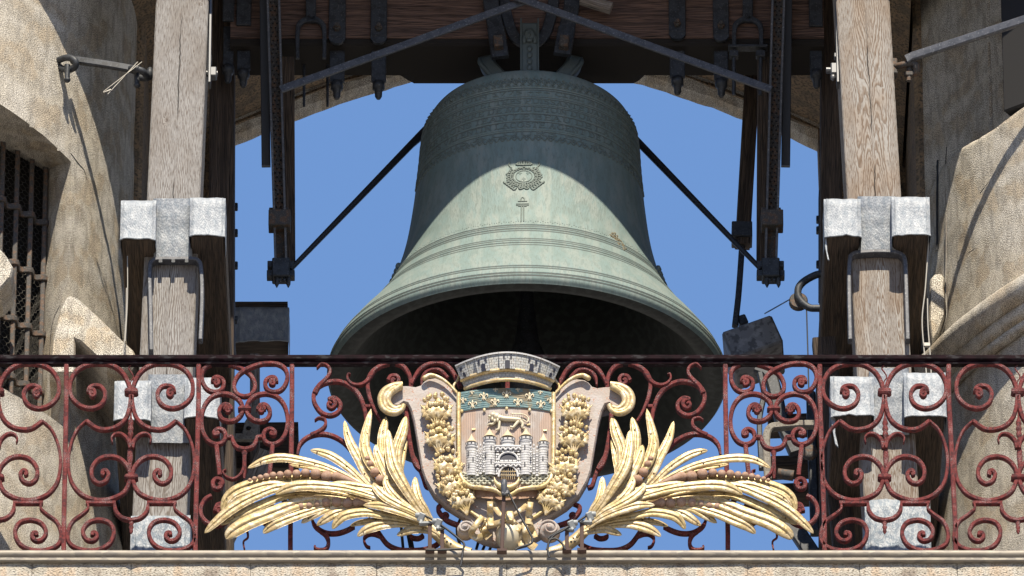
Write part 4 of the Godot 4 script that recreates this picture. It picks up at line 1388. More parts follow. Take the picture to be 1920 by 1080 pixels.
func hammer_gear():
	var o := thing("bell_hammer", "dark block shaped hammer on a bent shaft right of the bell", "hammer", W(1412, 640, 0.1))
	var st := new_st()
	cbox(st, W(1413, 662, -0.5), Vector3(0.15, 0.095, 0.19), 0.012, Basis(Vector3.BACK, 0.36) * Basis(Vector3.UP, -0.06))
	part(st, "hammer_head", "dark_lead", o)
	st = new_st()
	cbox(st, W(1392, 603, -0.48), Vector3(0.026, 0.03, 0.03), 0.006, Basis(Vector3.BACK, 0.36))
	part(st, "wedge", "iron", o)
	st = new_st()
	bar(st, on_plane(cr(pv([1392,450, 1388,510, 1384,560, 1378,612]), 6), -0.45), 0.034, 0.04)
	part(st, "shaft", "iron", o)
	st = new_st()
	beam(st, W(1412, 120, -0.3), W(1392, 462, -0.45), 0.085, 0.1, Vector3.RIGHT, 0.1, 0.006)
	part(st, "arm", "brown_oak", o)
	st = new_st()
	cbox(st, W(1391, 440, -0.45), Vector3(0.058, 0.05, 0.07), 0.005)
	part(st, "ferrule", "iron", o)
	# pulley hook
	o = thing("pulley_hook", "black iron hook and pulley on the edge of the right post", "pulley", W(1510, 560, 0.6))
	st = new_st()
	tube(st, on_plane(cr(pv([1548,516, 1536,514, 1522,519, 1506,529, 1497,541, 1497,556, 1505,568, 1518,577, 1532,578, 1550,578]), 6), 0.6), 0.021, 0.021, 10)
	part(st, "hook", "iron", o)
	st = new_st()
	lathe(st, W(1497, 566, 0.57), Basis(Vector3.RIGHT, PI / 2), [0.045, -0.02, 0.052, -0.014, 0.045, 0.0, 0.052, 0.014, 0.045, 0.02], 20)
	part(st, "pulley_wheel", "rusty_iron", o)
	st = new_st()
	tube(st, PackedVector3Array([W(1480, 562, 0.6), W(1434, 588, -0.4)]), 0.004, 0.004, 5)
	tube(st, PackedVector3Array([W(1512, 570, 0.6), W(1515, 670, 0.6), W(1517, 760, 0.6)]), 0.004, 0.004, 5)
	part(st, "cord", "cable", o)
	# striking lever behind the railing
	o = thing("striking_lever", "bent steel lever in dark ironwork behind the narrow right railing panel", "lever", W(1470, 840, 0.2))
	st = new_st()
	bar(st, on_plane(cr(pv([1540,797, 1500,797, 1462,800, 1446,803, 1438,815, 1437,840, 1440,900]), 5), 0.3), 0.042, 0.05)
	part(st, "crank", "worn_plate", o)
	st = new_st()
	bar(st, on_plane(cr(pv([1418,690, 1440,700, 1452,730, 1466,790, 1492,850]), 5), 0.1), 0.075, 0.06)
	bar(st, on_plane(cr(pv([1425,700, 1432,740, 1424,790, 1428,880]), 5), 0.15), 0.03, 0.04)
	bar(st, on_plane(pv([1520,740, 1528,1000]), 0.0), 0.05, 0.08)
	bar(st, on_plane(cr(pv([1470,960, 1490,990, 1530,1050]), 5), 0.0), 0.09, 0.05)
	part(st, "link", "iron", o)
	st = new_st()
	tube(st, PackedVector3Array([W(1458, 888, 0.35), W(1488, 892, 0.35)]), 0.03, 0.03, 12)
	part(st, "shaft_end", "rusty_iron", o)
	st = new_st()
	lathe(st, W(1518, 852, 0.3), Basis(Vector3.RIGHT, PI / 2), [0.03, 0.0, 0.045, 0.01, 0.045, 0.03, 0.02, 0.035], 14)
	part(st, "bearing", "rusty_iron", o)

func ties_and_wires():
	# iron tie bars between the towers and the posts
	var o := thing("tie_bar", "black iron tie bar from the left tower to the grey post", "tie bar", W(190, 115, 1.55), "tie bars")
	var st := new_st()
	bar(st, cr(PackedVector3Array([W(134, 112, 1.47), W(180, 118, 1.5), W(240, 128, 1.52), W(258, 134, 1.52)]), 5), 0.042, 0.03)
	part(st, "bar", "iron", o)
	st = new_st()
	tube(st, cr(PackedVector3Array([W(98, 120, 1.36), W(112, 112, 1.44), W(128, 108, 1.5), W(141, 114, 1.52), W(140, 126, 1.5), W(124, 131, 1.46), W(108, 124, 1.4)]), 6), 0.019, 0.019, 8)
	tube(st, cr(PackedVector3Array([W(240, 130, 1.5), W(252, 128, 1.55), W(268, 134, 1.55), W(276, 146, 1.5), W(262, 146, 1.48)]), 6), 0.019, 0.019, 8)
	ball(st, W(281, 138, 1.5), Vector3(0.022, 0.04, 0.03))
	part(st, "eye", "iron", o)
	for p in [[126, 122, 150], [257, 136, 160]]:
		st = new_st()
		tube(st, PackedVector3Array([W(p[0], p[1], 1.49), W(p[0], p[2], 1.49)]), 0.017, 0.014, 8)
		ball(st, W(p[0], p[2], 1.49), Vector3(0.02, 0.014, 0.02), Basis.IDENTITY, 8)
		part(st, "bolt", "iron", o)
	o = thing("tie_bar", "rusty black tie bar from the brown post up to the right tower", "tie bar", W(1800, 80, 1.6), "tie bars")
	st = new_st()
	bar(st, PackedVector3Array([W(1700, 112, 1.57), W(1712, 106, 1.58), W(1960, 25, 2.05)]), 0.052, 0.03)
	part(st, "bar", "grey_iron", o)
	st = new_st()
	tube(st, cr(PackedVector3Array([W(1672, 126, 1.5), W(1690, 122, 1.54), W(1712, 118, 1.56), W(1719, 126, 1.56), W(1715, 138, 1.53), W(1698, 140, 1.5)]), 6), 0.019, 0.019, 8)
	cbox(st, W(1677, 128, 1.5), Vector3(0.016, 0.05, 0.03), 0.005)
	part(st, "eye", "rusty_iron", o)
	st = new_st()
	tube(st, PackedVector3Array([W(1706, 122, 1.53), W(1704, 152, 1.53)]), 0.018, 0.014, 8); cbox(st, W(1705, 140, 1.53), Vector3(0.02, 0.014, 0.02), 0.004)
	part(st, "bolt", "rusty_iron", o)
	# a twist of wire on the left tie
	st = new_st()
	thin(st, W(266, 116, 1.58), W(194, 172, 1.62), 0.003); thin(st, W(258, 116, 1.58), W(202, 177, 1.62), 0.003); thin(st, W(194, 174, 1.62), W(208, 168, 1.62), 0.005)
	tag(solo(st, "wire_twist", "wire", W(230, 145, 1.6)), "pale twist of wire hanging from the left tie bar", "wire")
	st = new_st()
	tube(st, on_plane(cr(pv([237,540, 236,600, 232,655, 230,690])), ZP + 0.1), 0.003, 0.003, 5)
	tube(st, on_plane(cr(pv([239,480, 239,560, 235,640])), ZP + 0.1), 0.003, 0.003, 5)
	tag(solo(st, "cable", "wire", W(235, 600, ZP)), "thin cable down the outer side of the grey left frame", "cable")
	st = new_st()
	tube(st, on_plane(cr(pv([1741,455, 1735,540, 1729,600, 1733,660, 1737,700])), ZP + 0.1), 0.004, 0.004, 5)
	tube(st, on_plane(cr(pv([1739,560, 1740,610, 1744,665, 1746,700])), ZP + 0.1), 0.004, 0.004, 5)
	cbox(st, W(1738, 647, ZP + 0.1), Vector3(0.018, 0.012, 0.01), 0.003)
	tag(solo(st, "cable", "wire", W(1738, 600, ZP)), "pale pair of cables beside the right zinc capped frame", "cable")
	st = new_st()
	tube(st, cr(PackedVector3Array([wall_px(1774, 400, TXR, 0.02), wall_px(1774, 480, TXR, 0.02), wall_px(1773, 540, TXR, 0.03), wall_px(1775, 590, TXR, 0.04), wall_px(1766, 625, TXR, 0.05), wall_px(1760, 637, TXR, 0.05), wall_px(1748, 628, TXR, 0.05)]), 6), 0.0035, 0.0035, 5)
	tag(solo(st, "cable", "worn_plate", wall_px(1773, 500, TXR)), "loose pale cable looping down the right tower", "cable")
	st = new_st()
	tube(st, cr(PackedVector3Array([wall_px(1758, 300, TXR, 0.01), wall_px(1757, 380, TXR, 0.01), wall_px(1757, 470, TXR, 0.01)]), 6), 0.006, 0.006, 5)
	tag(solo(st, "cable", "cable", wall_px(1757, 400, TXR)), "short dark cable clipped to the right tower wall", "cable")

# ---------- the balcony railing ----------
func curl(cx: float, cy: float, r: float, turn: float, sg: float) -> Array:      # the tight inner coil of a scroll
	var o := []
	for k in 6:
		var t := k / 5.0
		var a := turn + sg * (1.0 - t) * 5.0
		var q := lerpf(r * 0.25, r, t)
		o.append(cx + q * cos(a)); o.append(cy + q * sin(a))
	return o

func scroll(o: Node3D, a: Array, k: float, ox: float, oy: float, mir := 0.0, wd := 7.3, called := "scroll", dz := 0.0, w1 := -1.0, coil := false) -> Node3D:
	var st := new_st()
	var p := cr(pv(a, k, ox, oy, mir), 6)
	var pts := on_plane(p, ZR + dz)
	var s := 0.00289
	var ws := lin(wd * s, (wd if w1 < 0 else w1) * s, pts.size())
	if called == "scroll":      # drawn out thin towards the eye
		for i in ws.size(): ws[i] *= lerpf(0.5, 1.0, clampf(i / (ws.size() * 0.22), 0.0, 1.0))
	bar(st, pts, ws, 0.034)
	if coil: ball(st, pts[0] + Vector3(0, 0, 0.002), Vector3(0.007, 0.007, 0.019), Basis.IDENTITY, 8)
	return part(st, called, "red_iron", o)

func collar(o: Node3D, x: float, y: float, w: float, h := 9.0):
	var st := new_st()
	cbox(st, W(x, y, ZR), Vector3(w * 0.00145, h * 0.00165, 0.024), 0.006)
	cbox(st, W(x, y + h * 0.1, ZR), Vector3(w * 0.00145 + 0.003, h * 0.0005, 0.027), 0.002)
	part(st, "collar", "red_iron", o)

func baluster(st: SurfaceTool, x: float, y: float, prof: Array):      # a turned piece hanging down from (x, y), [radius, distance down] in pixels
	var p := W(x, y, ZR)
	var q := []
	for i in range(0, prof.size(), 2): q.append(prof[i] * 0.0029); q.append(-prof[i + 1] * 0.0034)
	lathe(st, p, Basis(), q, 12)

func wide_panel(o: Node3D, cx: float, f := 1.0):
	var k := 2.5725 / f
	for m in [0.0, cx]:
		var ox := cx - 637.0 / k; var oy := 660.0
		k = 2.5725
		scroll(o, [452,205, 445,197, 438,207, 450,218, 462,204, 455,186, 436,184, 430,198, 437,175, 462,165, 492,172, 511,205, 500,245, 470,268, 430,274, 385,258, 350,222, 340,180, 347,135, 375,92, 420,66, 475,58, 530,62, 580,88, 615,135, 632,195, 631,255, 612,320, 572,360, 520,376, 470,370, 420,335], k, ox, oy, m, 7.3, "scroll", 0.0, -1.0, true)
		scroll(o, [420,335, 375,380, 345,450, 333,530, 345,620, 385,680, 440,710, 500,718, 560,704, 608,672, 631,612, 622,560, 582,518, 530,506, 478,522, 447,565, 450,612, 480,636, 512,626, 527,597, 515,575, 500,578, 498,592, 508,596], k, ox, oy, m, 7.3, "scroll", 0.0, -1.0)
		scroll(o, [425,728, 428,758, 400,785, 352,822, 330,880, 342,928, 395,956, 470,958, 530,928, 553,872, 530,826, 475,812, 425,830, 403,870, 420,905, 450,913, 470,897, 467,878, 452,874, 448,888], k, ox, oy, m, 7.1, "scroll")
		scroll(o, [418,731, 490,731, 562,731], k, ox, oy, m, 7.1, "scroll_bridge")
		scroll(o, [556,728, 562,770, 592,802, 637,814], k, ox, oy, m, 7.0, "scroll")
		scroll(o, [634,466, 622,428, 592,400, 560,398, 542,418, 546,440], k, ox, oy, m, 8.0, "curled_leaf", 0.01, 2.0)
	collar(o, cx, 736.0, 23.0, 11.0)
	collar(o, cx, 896.5, 23.0, 10.0)
	var st := new_st()
	baluster(st, cx, 742, [0.6, 0, 1.2, 10, 1.6, 38, 4.5, 46, 5.6, 50, 3.8, 54, 5.4, 58, 5.6, 61, 3.8, 64, 5.4, 68, 5.0, 72, 3.2, 76, 3.4, 92, 5.0, 100, 5.6, 112, 4.0, 122, 4.4, 126, 3.0, 130, 1.2, 150])
	part(st, "finial", "red_iron", o)
	st = new_st()
	baluster(st, cx, 977, [4.0, 0, 5.0, 4, 3.0, 7, 4.6, 11, 3.0, 15, 3.6, 19, 1.0, 23])
	part(st, "drop_finial", "red_iron", o)
	st = new_st()
	tube(st, on_plane(cr(pv([cx - 1,684, cx - 5,691, cx + 1,700, cx + 4,708, cx - 1,716, cx,730])), ZR), 0.005, 0.003, 6)
	part(st, "wavy_spike", "red_iron", o)

func narrow_panel(o: Node3D, cx: float):
	var k := 5.4; var oy := 660.0
	for m in [0.0, cx]:
		var ox := cx - 435.0 / k
		var dz := 0.008 if m > 0.0 else -0.008
		scroll(o, [150,316, 138,308, 134,326, 150,340, 172,326, 168,296, 136,286, 112,306, 128,268, 170,262, 215,290, 226,340, 196,392, 130,410, 60,385, 15,320, 2,240, 30,170, 100,128, 200,118, 310,138, 420,182, 500,245, 540,330, 530,400, 490,442, 432,456], k, ox, oy, m, 7.1, "scroll", dz, -1.0, true)
		scroll(o, [262,598, 250,592, 250,608, 268,616, 284,600, 270,572, 240,570, 236,592, 250,560, 288,562, 298,590, 276,548, 232,538, 190,572, 178,630, 212,688, 288,706, 360,682, 410,622, 412,552, 372,484, 300,440, 205,428, 105,460, 35,540, 4,640, 0,740, 20,830, 72,908, 150,940, 218,916, 244,860, 224,804, 170,786, 128,816, 136,846, 166,836, 152,818], k, ox, oy, m, 7.3, "scroll")
		scroll(o, [246,865, 285,867, 312,868], k, ox, oy, m, 7.1, "scroll_bridge")
		scroll(o, [310,862, 322,920, 362,970, 435,990], k, ox, oy, m, 7.3, "scroll")
		scroll(o, [150,940, 165,1080, 184,1255], k, ox, oy, m, 8.0, "leg")
		scroll(o, [190,1330, 180,1345, 200,1352, 212,1330, 195,1300, 150,1290, 115,1325, 125,1375, 170,1388, 205,1360], k, ox, oy, m, 7.5, "scroll")
		# the coil at the foot
		scroll(o, [186,1612, 172,1606, 168,1624, 190,1636, 214,1612, 190,1576, 150,1584, 136,1620, 160,1556, 215,1548, 270,1590, 285,1650, 250,1720, 160,1760, 60,1735, -2,1660, -4,1570, 40,1495, 100,1460], k, ox, oy, m, 7.3, "scroll", 0.0, -1.0, true)
	collar(o, cx, 768.0, 22.0, 8.0)
	var st := new_st()
	baluster(st, cx, 845, [4.6, 0, 5.4, 4, 4.0, 8, 3.6, 14, 4.2, 40, 2.2, 50])
	part(st, "finial", "red_iron", o)
	scroll(o, [430,1170, 400,1240, 330,1290, 250,1270, 215,1220, 250,1200], k, cx - 435.0 / k, oy, 0.0, 6.0, "curled_leaf", 0.0, 2.0)
	st = new_st()
	tube(st, on_plane(cr(pv([cx - 12,965, cx - 6,985, cx + 4,995, cx + 6,1008, cx - 2,1016, cx,1032])), ZR), 0.009, 0.005, 6)
	part(st, "wavy_spike", "red_iron", o)

func middle_panel(o: Node3D):
	for m in [0.0, CX]:
		var k := 2.5705
		scroll(o, [672,254, 660,246, 655,262, 672,274, 690,258, 684,236, 662,230, 690,226, 716,255, 706,290, 668,308, 625,295, 594,255, 586,215, 604,175, 650,150, 710,145, 768,170, 808,215, 832,280, 845,360], k, 360, 660, m, 7.3, "scroll", 0.0, -1.0, true)
		scroll(o, [592,200, 612,165, 648,130, 666,98, 654,70, 625,60, 602,80], k, 360, 660, m, 9.0, "leaf_tip", 0.008, 2.0)
		scroll(o, [980,140, 968,134, 966,150, 985,158, 997,138, 985,118, 958,120, 945,140], k, 360, 660, m, 6.5, "scroll")
		scroll(o, [345,935, 312,880, 280,800, 268,720, 290,660, 345,620, 410,606, 465,622, 500,668, 512,725, 500,780], 3.0, 600, 480, m, 7.2, "scroll")
		scroll(o, [300,655, 260,710, 220,728, 180,722, 155,695, 158,668, 172,670], 3.0, 600, 480, m, 8.0, "leaf_tip", 0.01, 1.6)
		scroll(o, [515,725, 535,680, 570,635, 625,608, 690,608, 735,640, 765,690, 790,740], 3.0, 600, 480, m, 7.2, "scroll", 0.006)
		scroll(o, [570,730, 576,690, 600,655, 640,640, 680,650, 720,690], 3.0, 600, 480, m, 6.0, "scroll", -0.01)
		scroll(o, [250,850, 284,850], 3.0, 600, 480, m, 7.0, "bridge")
		scroll(o, [508,500, 520,450, 555,415, 610,398, 670,404, 730,436, 780,490], k, 360, 660, m, 7.2, "scroll")
		scroll(o, [575,402, 612,385, 642,358, 640,328, 612,320, 592,332], k, 360, 660, m, 8.0, "leaf_tip", 0.008, 1.8)
		scroll(o, [206,70, 230,120, 285,165, 350,186, 430,184, 505,160, 565,128], 4.571, 540, 960, m, 7.2, "scroll")
		scroll(o, [285,165, 325,200, 346,250, 340,300, 310,325, 260,326, 230,312, 232,296], 4.571, 540, 960, m, 8.4, "leaf_tip", 0.0, 3.0)
		scroll(o, [690,60, 740,120, 800,215, 860,285, 950,325, 1060,332, 1180,322, 1270,285, 1310,240], 4.571, 540, 960, m, 7.2, "scroll")
		scroll(o, [800,212, 740,192, 690,196, 655,225, 655,260, 675,296, 705,308], 4.571, 540, 960, m, 7.0, "leaf_tip", 0.0, 2.0)
		scroll(o, [1045,205, 1075,225, 1120,228, 1160,205], 4.571, 540, 960, m, 7.0, "scroll", -0.01)
		# straps that run down beside the arms
		scroll(o, [548,10, 552,110, 566,230, 588,350, 615,430, 650,470], 3.858, 620, 760, m, 8.0, "strap", 0.0)
		scroll(o, [600,380, 640,450, 668,520, 690,585, 720,600], 3.858, 620, 760, m, 7.0, "strap", -0.01)
		scroll(o, [830,715, 790,730, 778,755, 800,795, 850,840, 926,870, 980,885], 3.858, 620, 760, m, 7.5, "scroll", -0.01)
		# upper heart between the crown and the rail
		scroll(o, [880,735, 905,712, 935,700, 952,685], 1.0, 0, 0, m, 7.0, "scroll", -0.012)
		var st := new_st()
		for q in [[835, 967], [911, 1008]]: ball(st, W(q[0] if m == 0.0 else 2 * CX - q[0], q[1], ZR - 0.02), Vector3(0.022, 0.022, 0.02))
		part(st, "iron_bud", "red_iron", o)
	var st := new_st()
	bar(st, on_plane(pv([CX - 3, 684, CX - 3, 1034]), ZR - 0.02), 0.024, 0.02)
	part(st, "stay", "red_iron", o)

func railing():
	var o := thing("balcony_railing", "scrolled wrought iron balcony railing painted dark red", "railing", Vector3(0, W(960, 1036, 2.5).y, ZR))
	var yt := W(960, 677, ZR).y
	var xa := W(-330, 677, ZR).x; var xb := W(2240, 677, ZR).x
	var st := new_st()
	cbox(st, Vector3((xa + xb) / 2, yt + 0.006, ZR), Vector3((xb - xa) / 2, 0.017, 0.034), 0.01)
	cbox(st, Vector3((xa + xb) / 2, yt - 0.018, ZR), Vector3((xb - xa) / 2, 0.010, 0.019), 0.003)
	part(st, "top_rail", "rail_iron", o)
	st = new_st()
	var yb := W(960, 1034, ZR).y
	cbox(st, Vector3((xa + xb) / 2, yb - 0.01, ZR), Vector3((xb - xa) / 2, 0.008, 0.017), 0.003)
	part(st, "bottom_rail", "red_iron", o)
	for p in [[-128, -135], [124.5, 119.5], [372.5, 366.5], [547.5, 544.5], [1360, 1364.7], [1537, 1546], [1778.6, 1792], [2036, 2054]]:
		st = new_st()
		bar(st, on_plane(pv([p[0], 681, p[0], 740, p[1], 1000, p[1], 1066]), ZR), 0.025, 0.034)
		part(st, "post", "red_iron", o)
	wide_panel(o, 246.3); wide_panel(o, -4.5); wide_panel(o, 1658.5); wide_panel(o, 1908.5)
	narrow_panel(o, 458.6); narrow_panel(o, 1450.5)
	middle_panel(o)

# ---------- gilded palms ----------
# a creased leaf along a spine given from stalk to tip
func leaf(st: SurfaceTool, pts: PackedVector3Array, wpx: float, dz: float, full := 0.62, curve := 0.02, crease := 0.62, base_w := 0.5):
	var p := cr(pts, 7)
	var n := p.size()
	var rows := []; var back := []
	for i in n:
		var t := float(i) / (n - 1)
		var tn := (p[min(i + 1, n - 1)] - p[max(i - 1, 0)]); tn.z = 0; tn = tn.normalized()
		var s := Vector3(-tn.y, tn.x, 0)
		var w: float
		if t < full: w = lerpf(base_w, 1.0, smoothstep(0.0, full, t))
		else: w = sqrt(max(0.0, 1.0 - pow((t - full) / (1.0 - full), 1.55)))
		w = max(w, 0.02) * wpx * 0.5
		var r := PackedVector3Array(); var b := PackedVector3Array()
		for j in 13:
			var u := -1.0 + j / 6.0
			var hgt := 0.42 * (1.0 - pow(absf(absf(u) - 0.42) / 0.58, 2.0)) + 0.35 * (1.0 - u * u) - crease * exp(-absf(u) * 11.0)
			var q := p[i] + s * (u * w)
			var z := ZR + dz + p[i].z + curve * sin(PI * t) + hgt * w * 0.00289 * 0.36
			r.append(W(q.x, q.y, z)); b.append(W(q.x, q.y, ZR + dz + p[i].z + curve * sin(PI * t) - 0.003))
		rows.append(r); back.append(b)
	rows_to(st, rows)
	rows_to(st, back)
	for e in [0, 12]:
		var a := []
		for i in n: a.append(PackedVector3Array([rows[i][e], back[i][e]]))
		rows_to(st, a)

func palm(mir: float):
	var left := mir == 0.0
	var c0 := W(845 if left else 1064, 1015, ZR + 0.05)
	var o := thing("palm_spray", "gilded palm spray with rows of reddish berries %s of the shield" % ("left" if left else "right"), "palm spray", c0, "gilded palm sprays")
	var jit := RandomNumberGenerator.new(); jit.seed = 5 if left else 9
	var L := func(a: Array, k: float, ox: float, oy: float, w: float, dz: float, full := 0.6, cu := 0.02):
		var b := a.duplicate()
		if not left:
			for i in b.size(): b[i] += jit.randf_range(-1.0, 1.0) * k
		var st := new_st()
		leaf(st, pv(b, k, ox, oy, mir), w * 0.98, 0.01 + dz * 1.6 + jit.randf() * 0.006, full, cu)
		var lf := part(st, "leaf", "old_gold" if cu == 0.021 else ("warm_gold" if jit.randf() < 0.4 else "gold"), o)
		var mid := cr(pv(b, k, ox, oy, mir), 7)
		st = new_st()
		for e in [0.45, 0.85]:      # rivet heads and pinholes in the gilding
			var q := mid[int(mid.size() * e)]
			ball(st, W(q.x + jit.randf_range(-3, 3), q.y + jit.randf_range(-2, 2), ZR + 0.022 + dz * 1.5 + cu * sin(PI * e)), Vector3(0.0045, 0.0045, 0.004), Basis.IDENTITY, 6)
		part(st, "rivets", "berry_dark", lf).set_meta("kind", "stuff")
		return lf
	var A := [3.858, 620.0, 760.0]
	# the upright fan
	L.call([690,800, 560,640, 500,500, 512,380, 548,240], A[0], A[1], A[2], 17, 0.03, 0.68)
	L.call([700,820, 600,680, 500,500, 478,330, 520,190, 545,78], A[0], A[1], A[2], 22, 0.035, 0.72)
	L.call([690,810, 560,660, 440,520, 385,360, 378,220, 400,82], A[0], A[1], A[2], 21, 0.03, 0.74)
	L.call([660,800, 500,640, 380,500, 270,400, 245,260, 292,26], A[0], A[1], A[2], 22, 0.02, 0.70)
	L.call([640,800, 450,650, 285,530, 195,370, 130,240, 100,110], A[0], A[1], A[2], 19, 0.035, 0.62)
	L.call([640,790, 520,640, 410,540, 300,430, 250,310, 255,200], A[0], A[1], A[2], 22, 0.05, 0.72, 0.021)
	L.call([680,820, 560,680, 450,570, 380,450, 340,350, 328,282], A[0], A[1], A[2], 19, 0.06, 0.62)
	L.call([720,850, 620,720, 530,580, 455,440, 425,300, 415,175], A[0], A[1], A[2], 24, 0.075, 0.6, 0.035)
	L.call([740,850, 690,755, 640,680, 615,600, 612,516], A[0], A[1], A[2], 17, 0.05, 0.68)
	L.call([700,850, 600,760, 500,690, 430,620, 400,560, 405,505], A[0], A[1], A[2], 15, 0.085, 0.6)
	L.call([700,850, 610,775, 500,720, 400,665, 330,600, 310,560], A[0], A[1], A[2], 17, 0.09, 0.6, 0.03)
	# the drooping fan
	var B := [5.4, 380.0, 820.0]
	L.call([1950,690, 1700,520, 1500,330, 1320,200, 1190,150, 1090,130], B[0], B[1], B[2], 17, 0.04)
	L.call([1960,700, 1600,470, 1300,320, 1050,245, 800,205, 620,235, 455,312], B[0], B[1], B[2], 17, 0.06, 0.7)
	L.call([1500,450, 1300,350, 1100,300, 880,275], B[0], B[1], B[2], 14, 0.03, 0.6, 0.021)
	L.call([1900,660, 1550,480, 1250,400, 900,420, 600,455, 380,520, 250,610, 190,745], B[0], B[1], B[2], 22, 0.035, 0.72, 0.021)
	L.call([1900,700, 1550,560, 1200,480, 900,500, 700,480, 520,520, 330,600, 240,700], B[0], B[1], B[2], 17, 0.045, 0.6)
	L.call([1950,730, 1600,600, 1200,520, 820,500, 540,590, 300,720, 130,860, 20,970], B[0], B[1], B[2], 20, 0.06, 0.72)
	L.call([1960,760, 1620,640, 1200,580, 850,590, 550,700, 340,800, 180,890], B[0], B[1], B[2], 17, 0.045, 0.7, 0.021)
	L.call([2150,790, 1850,640, 1500,530, 1200,490, 980,490, 850,520, 738,578], B[0], B[1], B[2], 21, 0.08, 0.7, 0.03)
	L.call([1960,760, 1650,660, 1300,630, 1000,660, 700,770, 450,870, 300,960, 235,1030], B[0], B[1], B[2], 28, 0.055, 0.76)
	L.call([1650,700, 1350,680, 1050,760, 800,850, 690,905, 610,972], B[0], B[1], B[2], 21, 0.05, 0.68)
	L.call([1650,720, 1400,700, 1250,720, 1110,790, 998,870], B[0], B[1], B[2], 18, 0.045, 0.62)
	L.call([1680,730, 1500,730, 1350,770, 1240,830, 1155,893], B[0], B[1], B[2], 18, 0.045, 0.62)
	L.call([700,880, 560,830, 400,800, 250,775, 110,795, 50,840, 12,895], A[0], A[1], A[2], 19, 0.07, 0.7, 0.021)
	L.call([600,850, 450,825, 300,838, 210,850, 140,872], A[0], A[1], A[2], 13, 0.045)
	L.call([720,880, 610,810, 480,755, 360,725, 235,722], A[0], A[1], A[2], 19, 0.085, 0.62, 0.03)
	L.call([700,900, 540,862, 420,858, 330,872, 250,905, 192,948], A[0], A[1], A[2], 20, 0.06, 0.6)
	L.call([790,960, 760,930, 690,900, 600,895, 540,915, 478,942], A[0], A[1], A[2], 18, 0.06, 0.62)
	L.call([620,740, 480,660, 380,620, 200,590, 60,572, -60,590], A[0], A[1], A[2], 17, 0.07, 0.62)
	# berries, strung in rows along the leaves
	var pod := func(a: Array, k: float, ox: float, oy: float, radii: Array, tail: Array):
		for i in radii.size():
			var st := new_st()
			var q := pv([a[i * 2], a[i * 2 + 1]], k, ox, oy, mir)[0]
			var r: float = radii[i] / k * 0.00289
			ball(st, W(q.x, q.y, ZR + 0.112), Vector3(r, r, r * 0.9), Basis.IDENTITY, 14)
			part(st, "berry", "berry", o)
		if tail:
			var st := new_st()
			var p := on_plane(cr(pv(tail, k, ox, oy, mir), 6), ZR + 0.112)
			tube(st, p, radii[-1] / k * 0.0026, 0.005, 12)
			ball(st, p[0], Vector3.ONE * radii[-1] / k * 0.0026, Basis.IDENTITY, 10)
			part(st, "berry_stalk", "berry", o)
	pod.call([478,432, 525,420, 585,408, 645,395, 712,384, 785,380, 862,370, 950,370, 1040,360, 1145,370, 1255,395], B[0], B[1], B[2], [20, 26, 31, 33, 36, 38, 42, 44, 46, 55, 58], [1350,402, 1450,430, 1560,470, 1640,500])
	pod.call([745,780, 797,755, 858,735, 922,715, 995,700, 1077,690, 1158,675, 1250,660, 1357,655, 1468,665], B[0], B[1], B[2], [23, 28, 33, 34, 40, 40, 40, 49, 54, 54], [1560,662, 1620,668, 1700,680])
	pod.call([265,385, 288,425, 322,485, 362,540], A[0], A[1], A[2], [20, 27, 37, 38], [])
	# the stem
	var st := new_st()
	var sp := cr(pv([560,760, 680,830, 760,925, 830,985, 920,1045, 1010,1075], A[0], A[1], A[2], mir), 6)
	tube(st, on_plane(sp, ZR + 0.06), 0.03, 0.032, 12)
	var stem := part(st, "stem", "gold", o)
	st = new_st()
	for q in [[800,950], [826,960], [842,985], [815,985], [870,1000]]:
		var e := pv(q, A[0], A[1], A[2], mir)[0]
		ball(st, W(e.x, e.y, ZR + 0.09), Vector3(0.006, 0.006, 0.003), Basis.IDENTITY, 7)
	part(st, "nail_holes", "hole", stem)

# ---------- the coat of arms ----------
const SX := 949.0
func dome(x: float, _y: float) -> float:      # the shield bulges towards the street
	var u := clampf((x - SX) / 92.0, -1.1, 1.1)
	return 0.055 * (1.0 - u * u)

func on_shield(x: float, y: float, out: float) -> Vector3:
	return W(x, y, ZR + 0.075 + dome(x, y) + out)

func bent(st: SurfaceTool, x0: float, x1: float, y0: Callable, y1: Callable, out: float, thick: float, nx := 24):      # a sheet that follows the bulge, with edges
	var f := []; var cols := []
	for i in nx + 1:
		var x := lerpf(x0, x1, float(i) / nx)
		cols.append(PackedVector3Array([on_shield(x, y0.call(x), out - thick), on_shield(x, y0.call(x), out), on_shield(x, y1.call(x), out), on_shield(x, y1.call(x), out - thick)]))
	rows_to(st, cols, false)

func fleur(st: SurfaceTool, x: float, y: float, s: float):
	var w := 0.00289
	var sp := func(a: Array, ws: Array):
		var p := PackedVector3Array()
		for i in range(0, a.size(), 2): p.append(on_shield(x + a[i] * s, y + a[i + 1] * s, 0.012))
		var q := cr(p, 4)
		var rr := PackedFloat32Array()
		for i in q.size():
			var t: float = float(i) / (q.size() - 1) * (ws.size() - 1)
			var k := int(min(t, ws.size() - 2.0))
			rr.append(lerpf(ws[k], ws[k + 1], t - k) * s * w)
		tube(st, q, 0.01, 0.01, 6, true, rr)
	sp.call([0, -9, 0, -5, 0, 0, 0, 5, 0, 9], [0.3, 2.6, 1.6, 1.5, 0.4])
	for m in [-1.0, 1.0]:
		sp.call([m * 1, 3, m * 3, -1, m * 6.5, -4, m * 8.5, -1, m * 7, 1.6], [0.8, 1.3, 1.8, 1.4, 0.9])
		sp.call([m * 1, 4, m * 3, 6, m * 4, 8], [1.0, 1.1, 0.6])
	sp.call([-3, 3.2, 0, 3.2, 3, 3.2], [1.2, 1.3, 1.2])

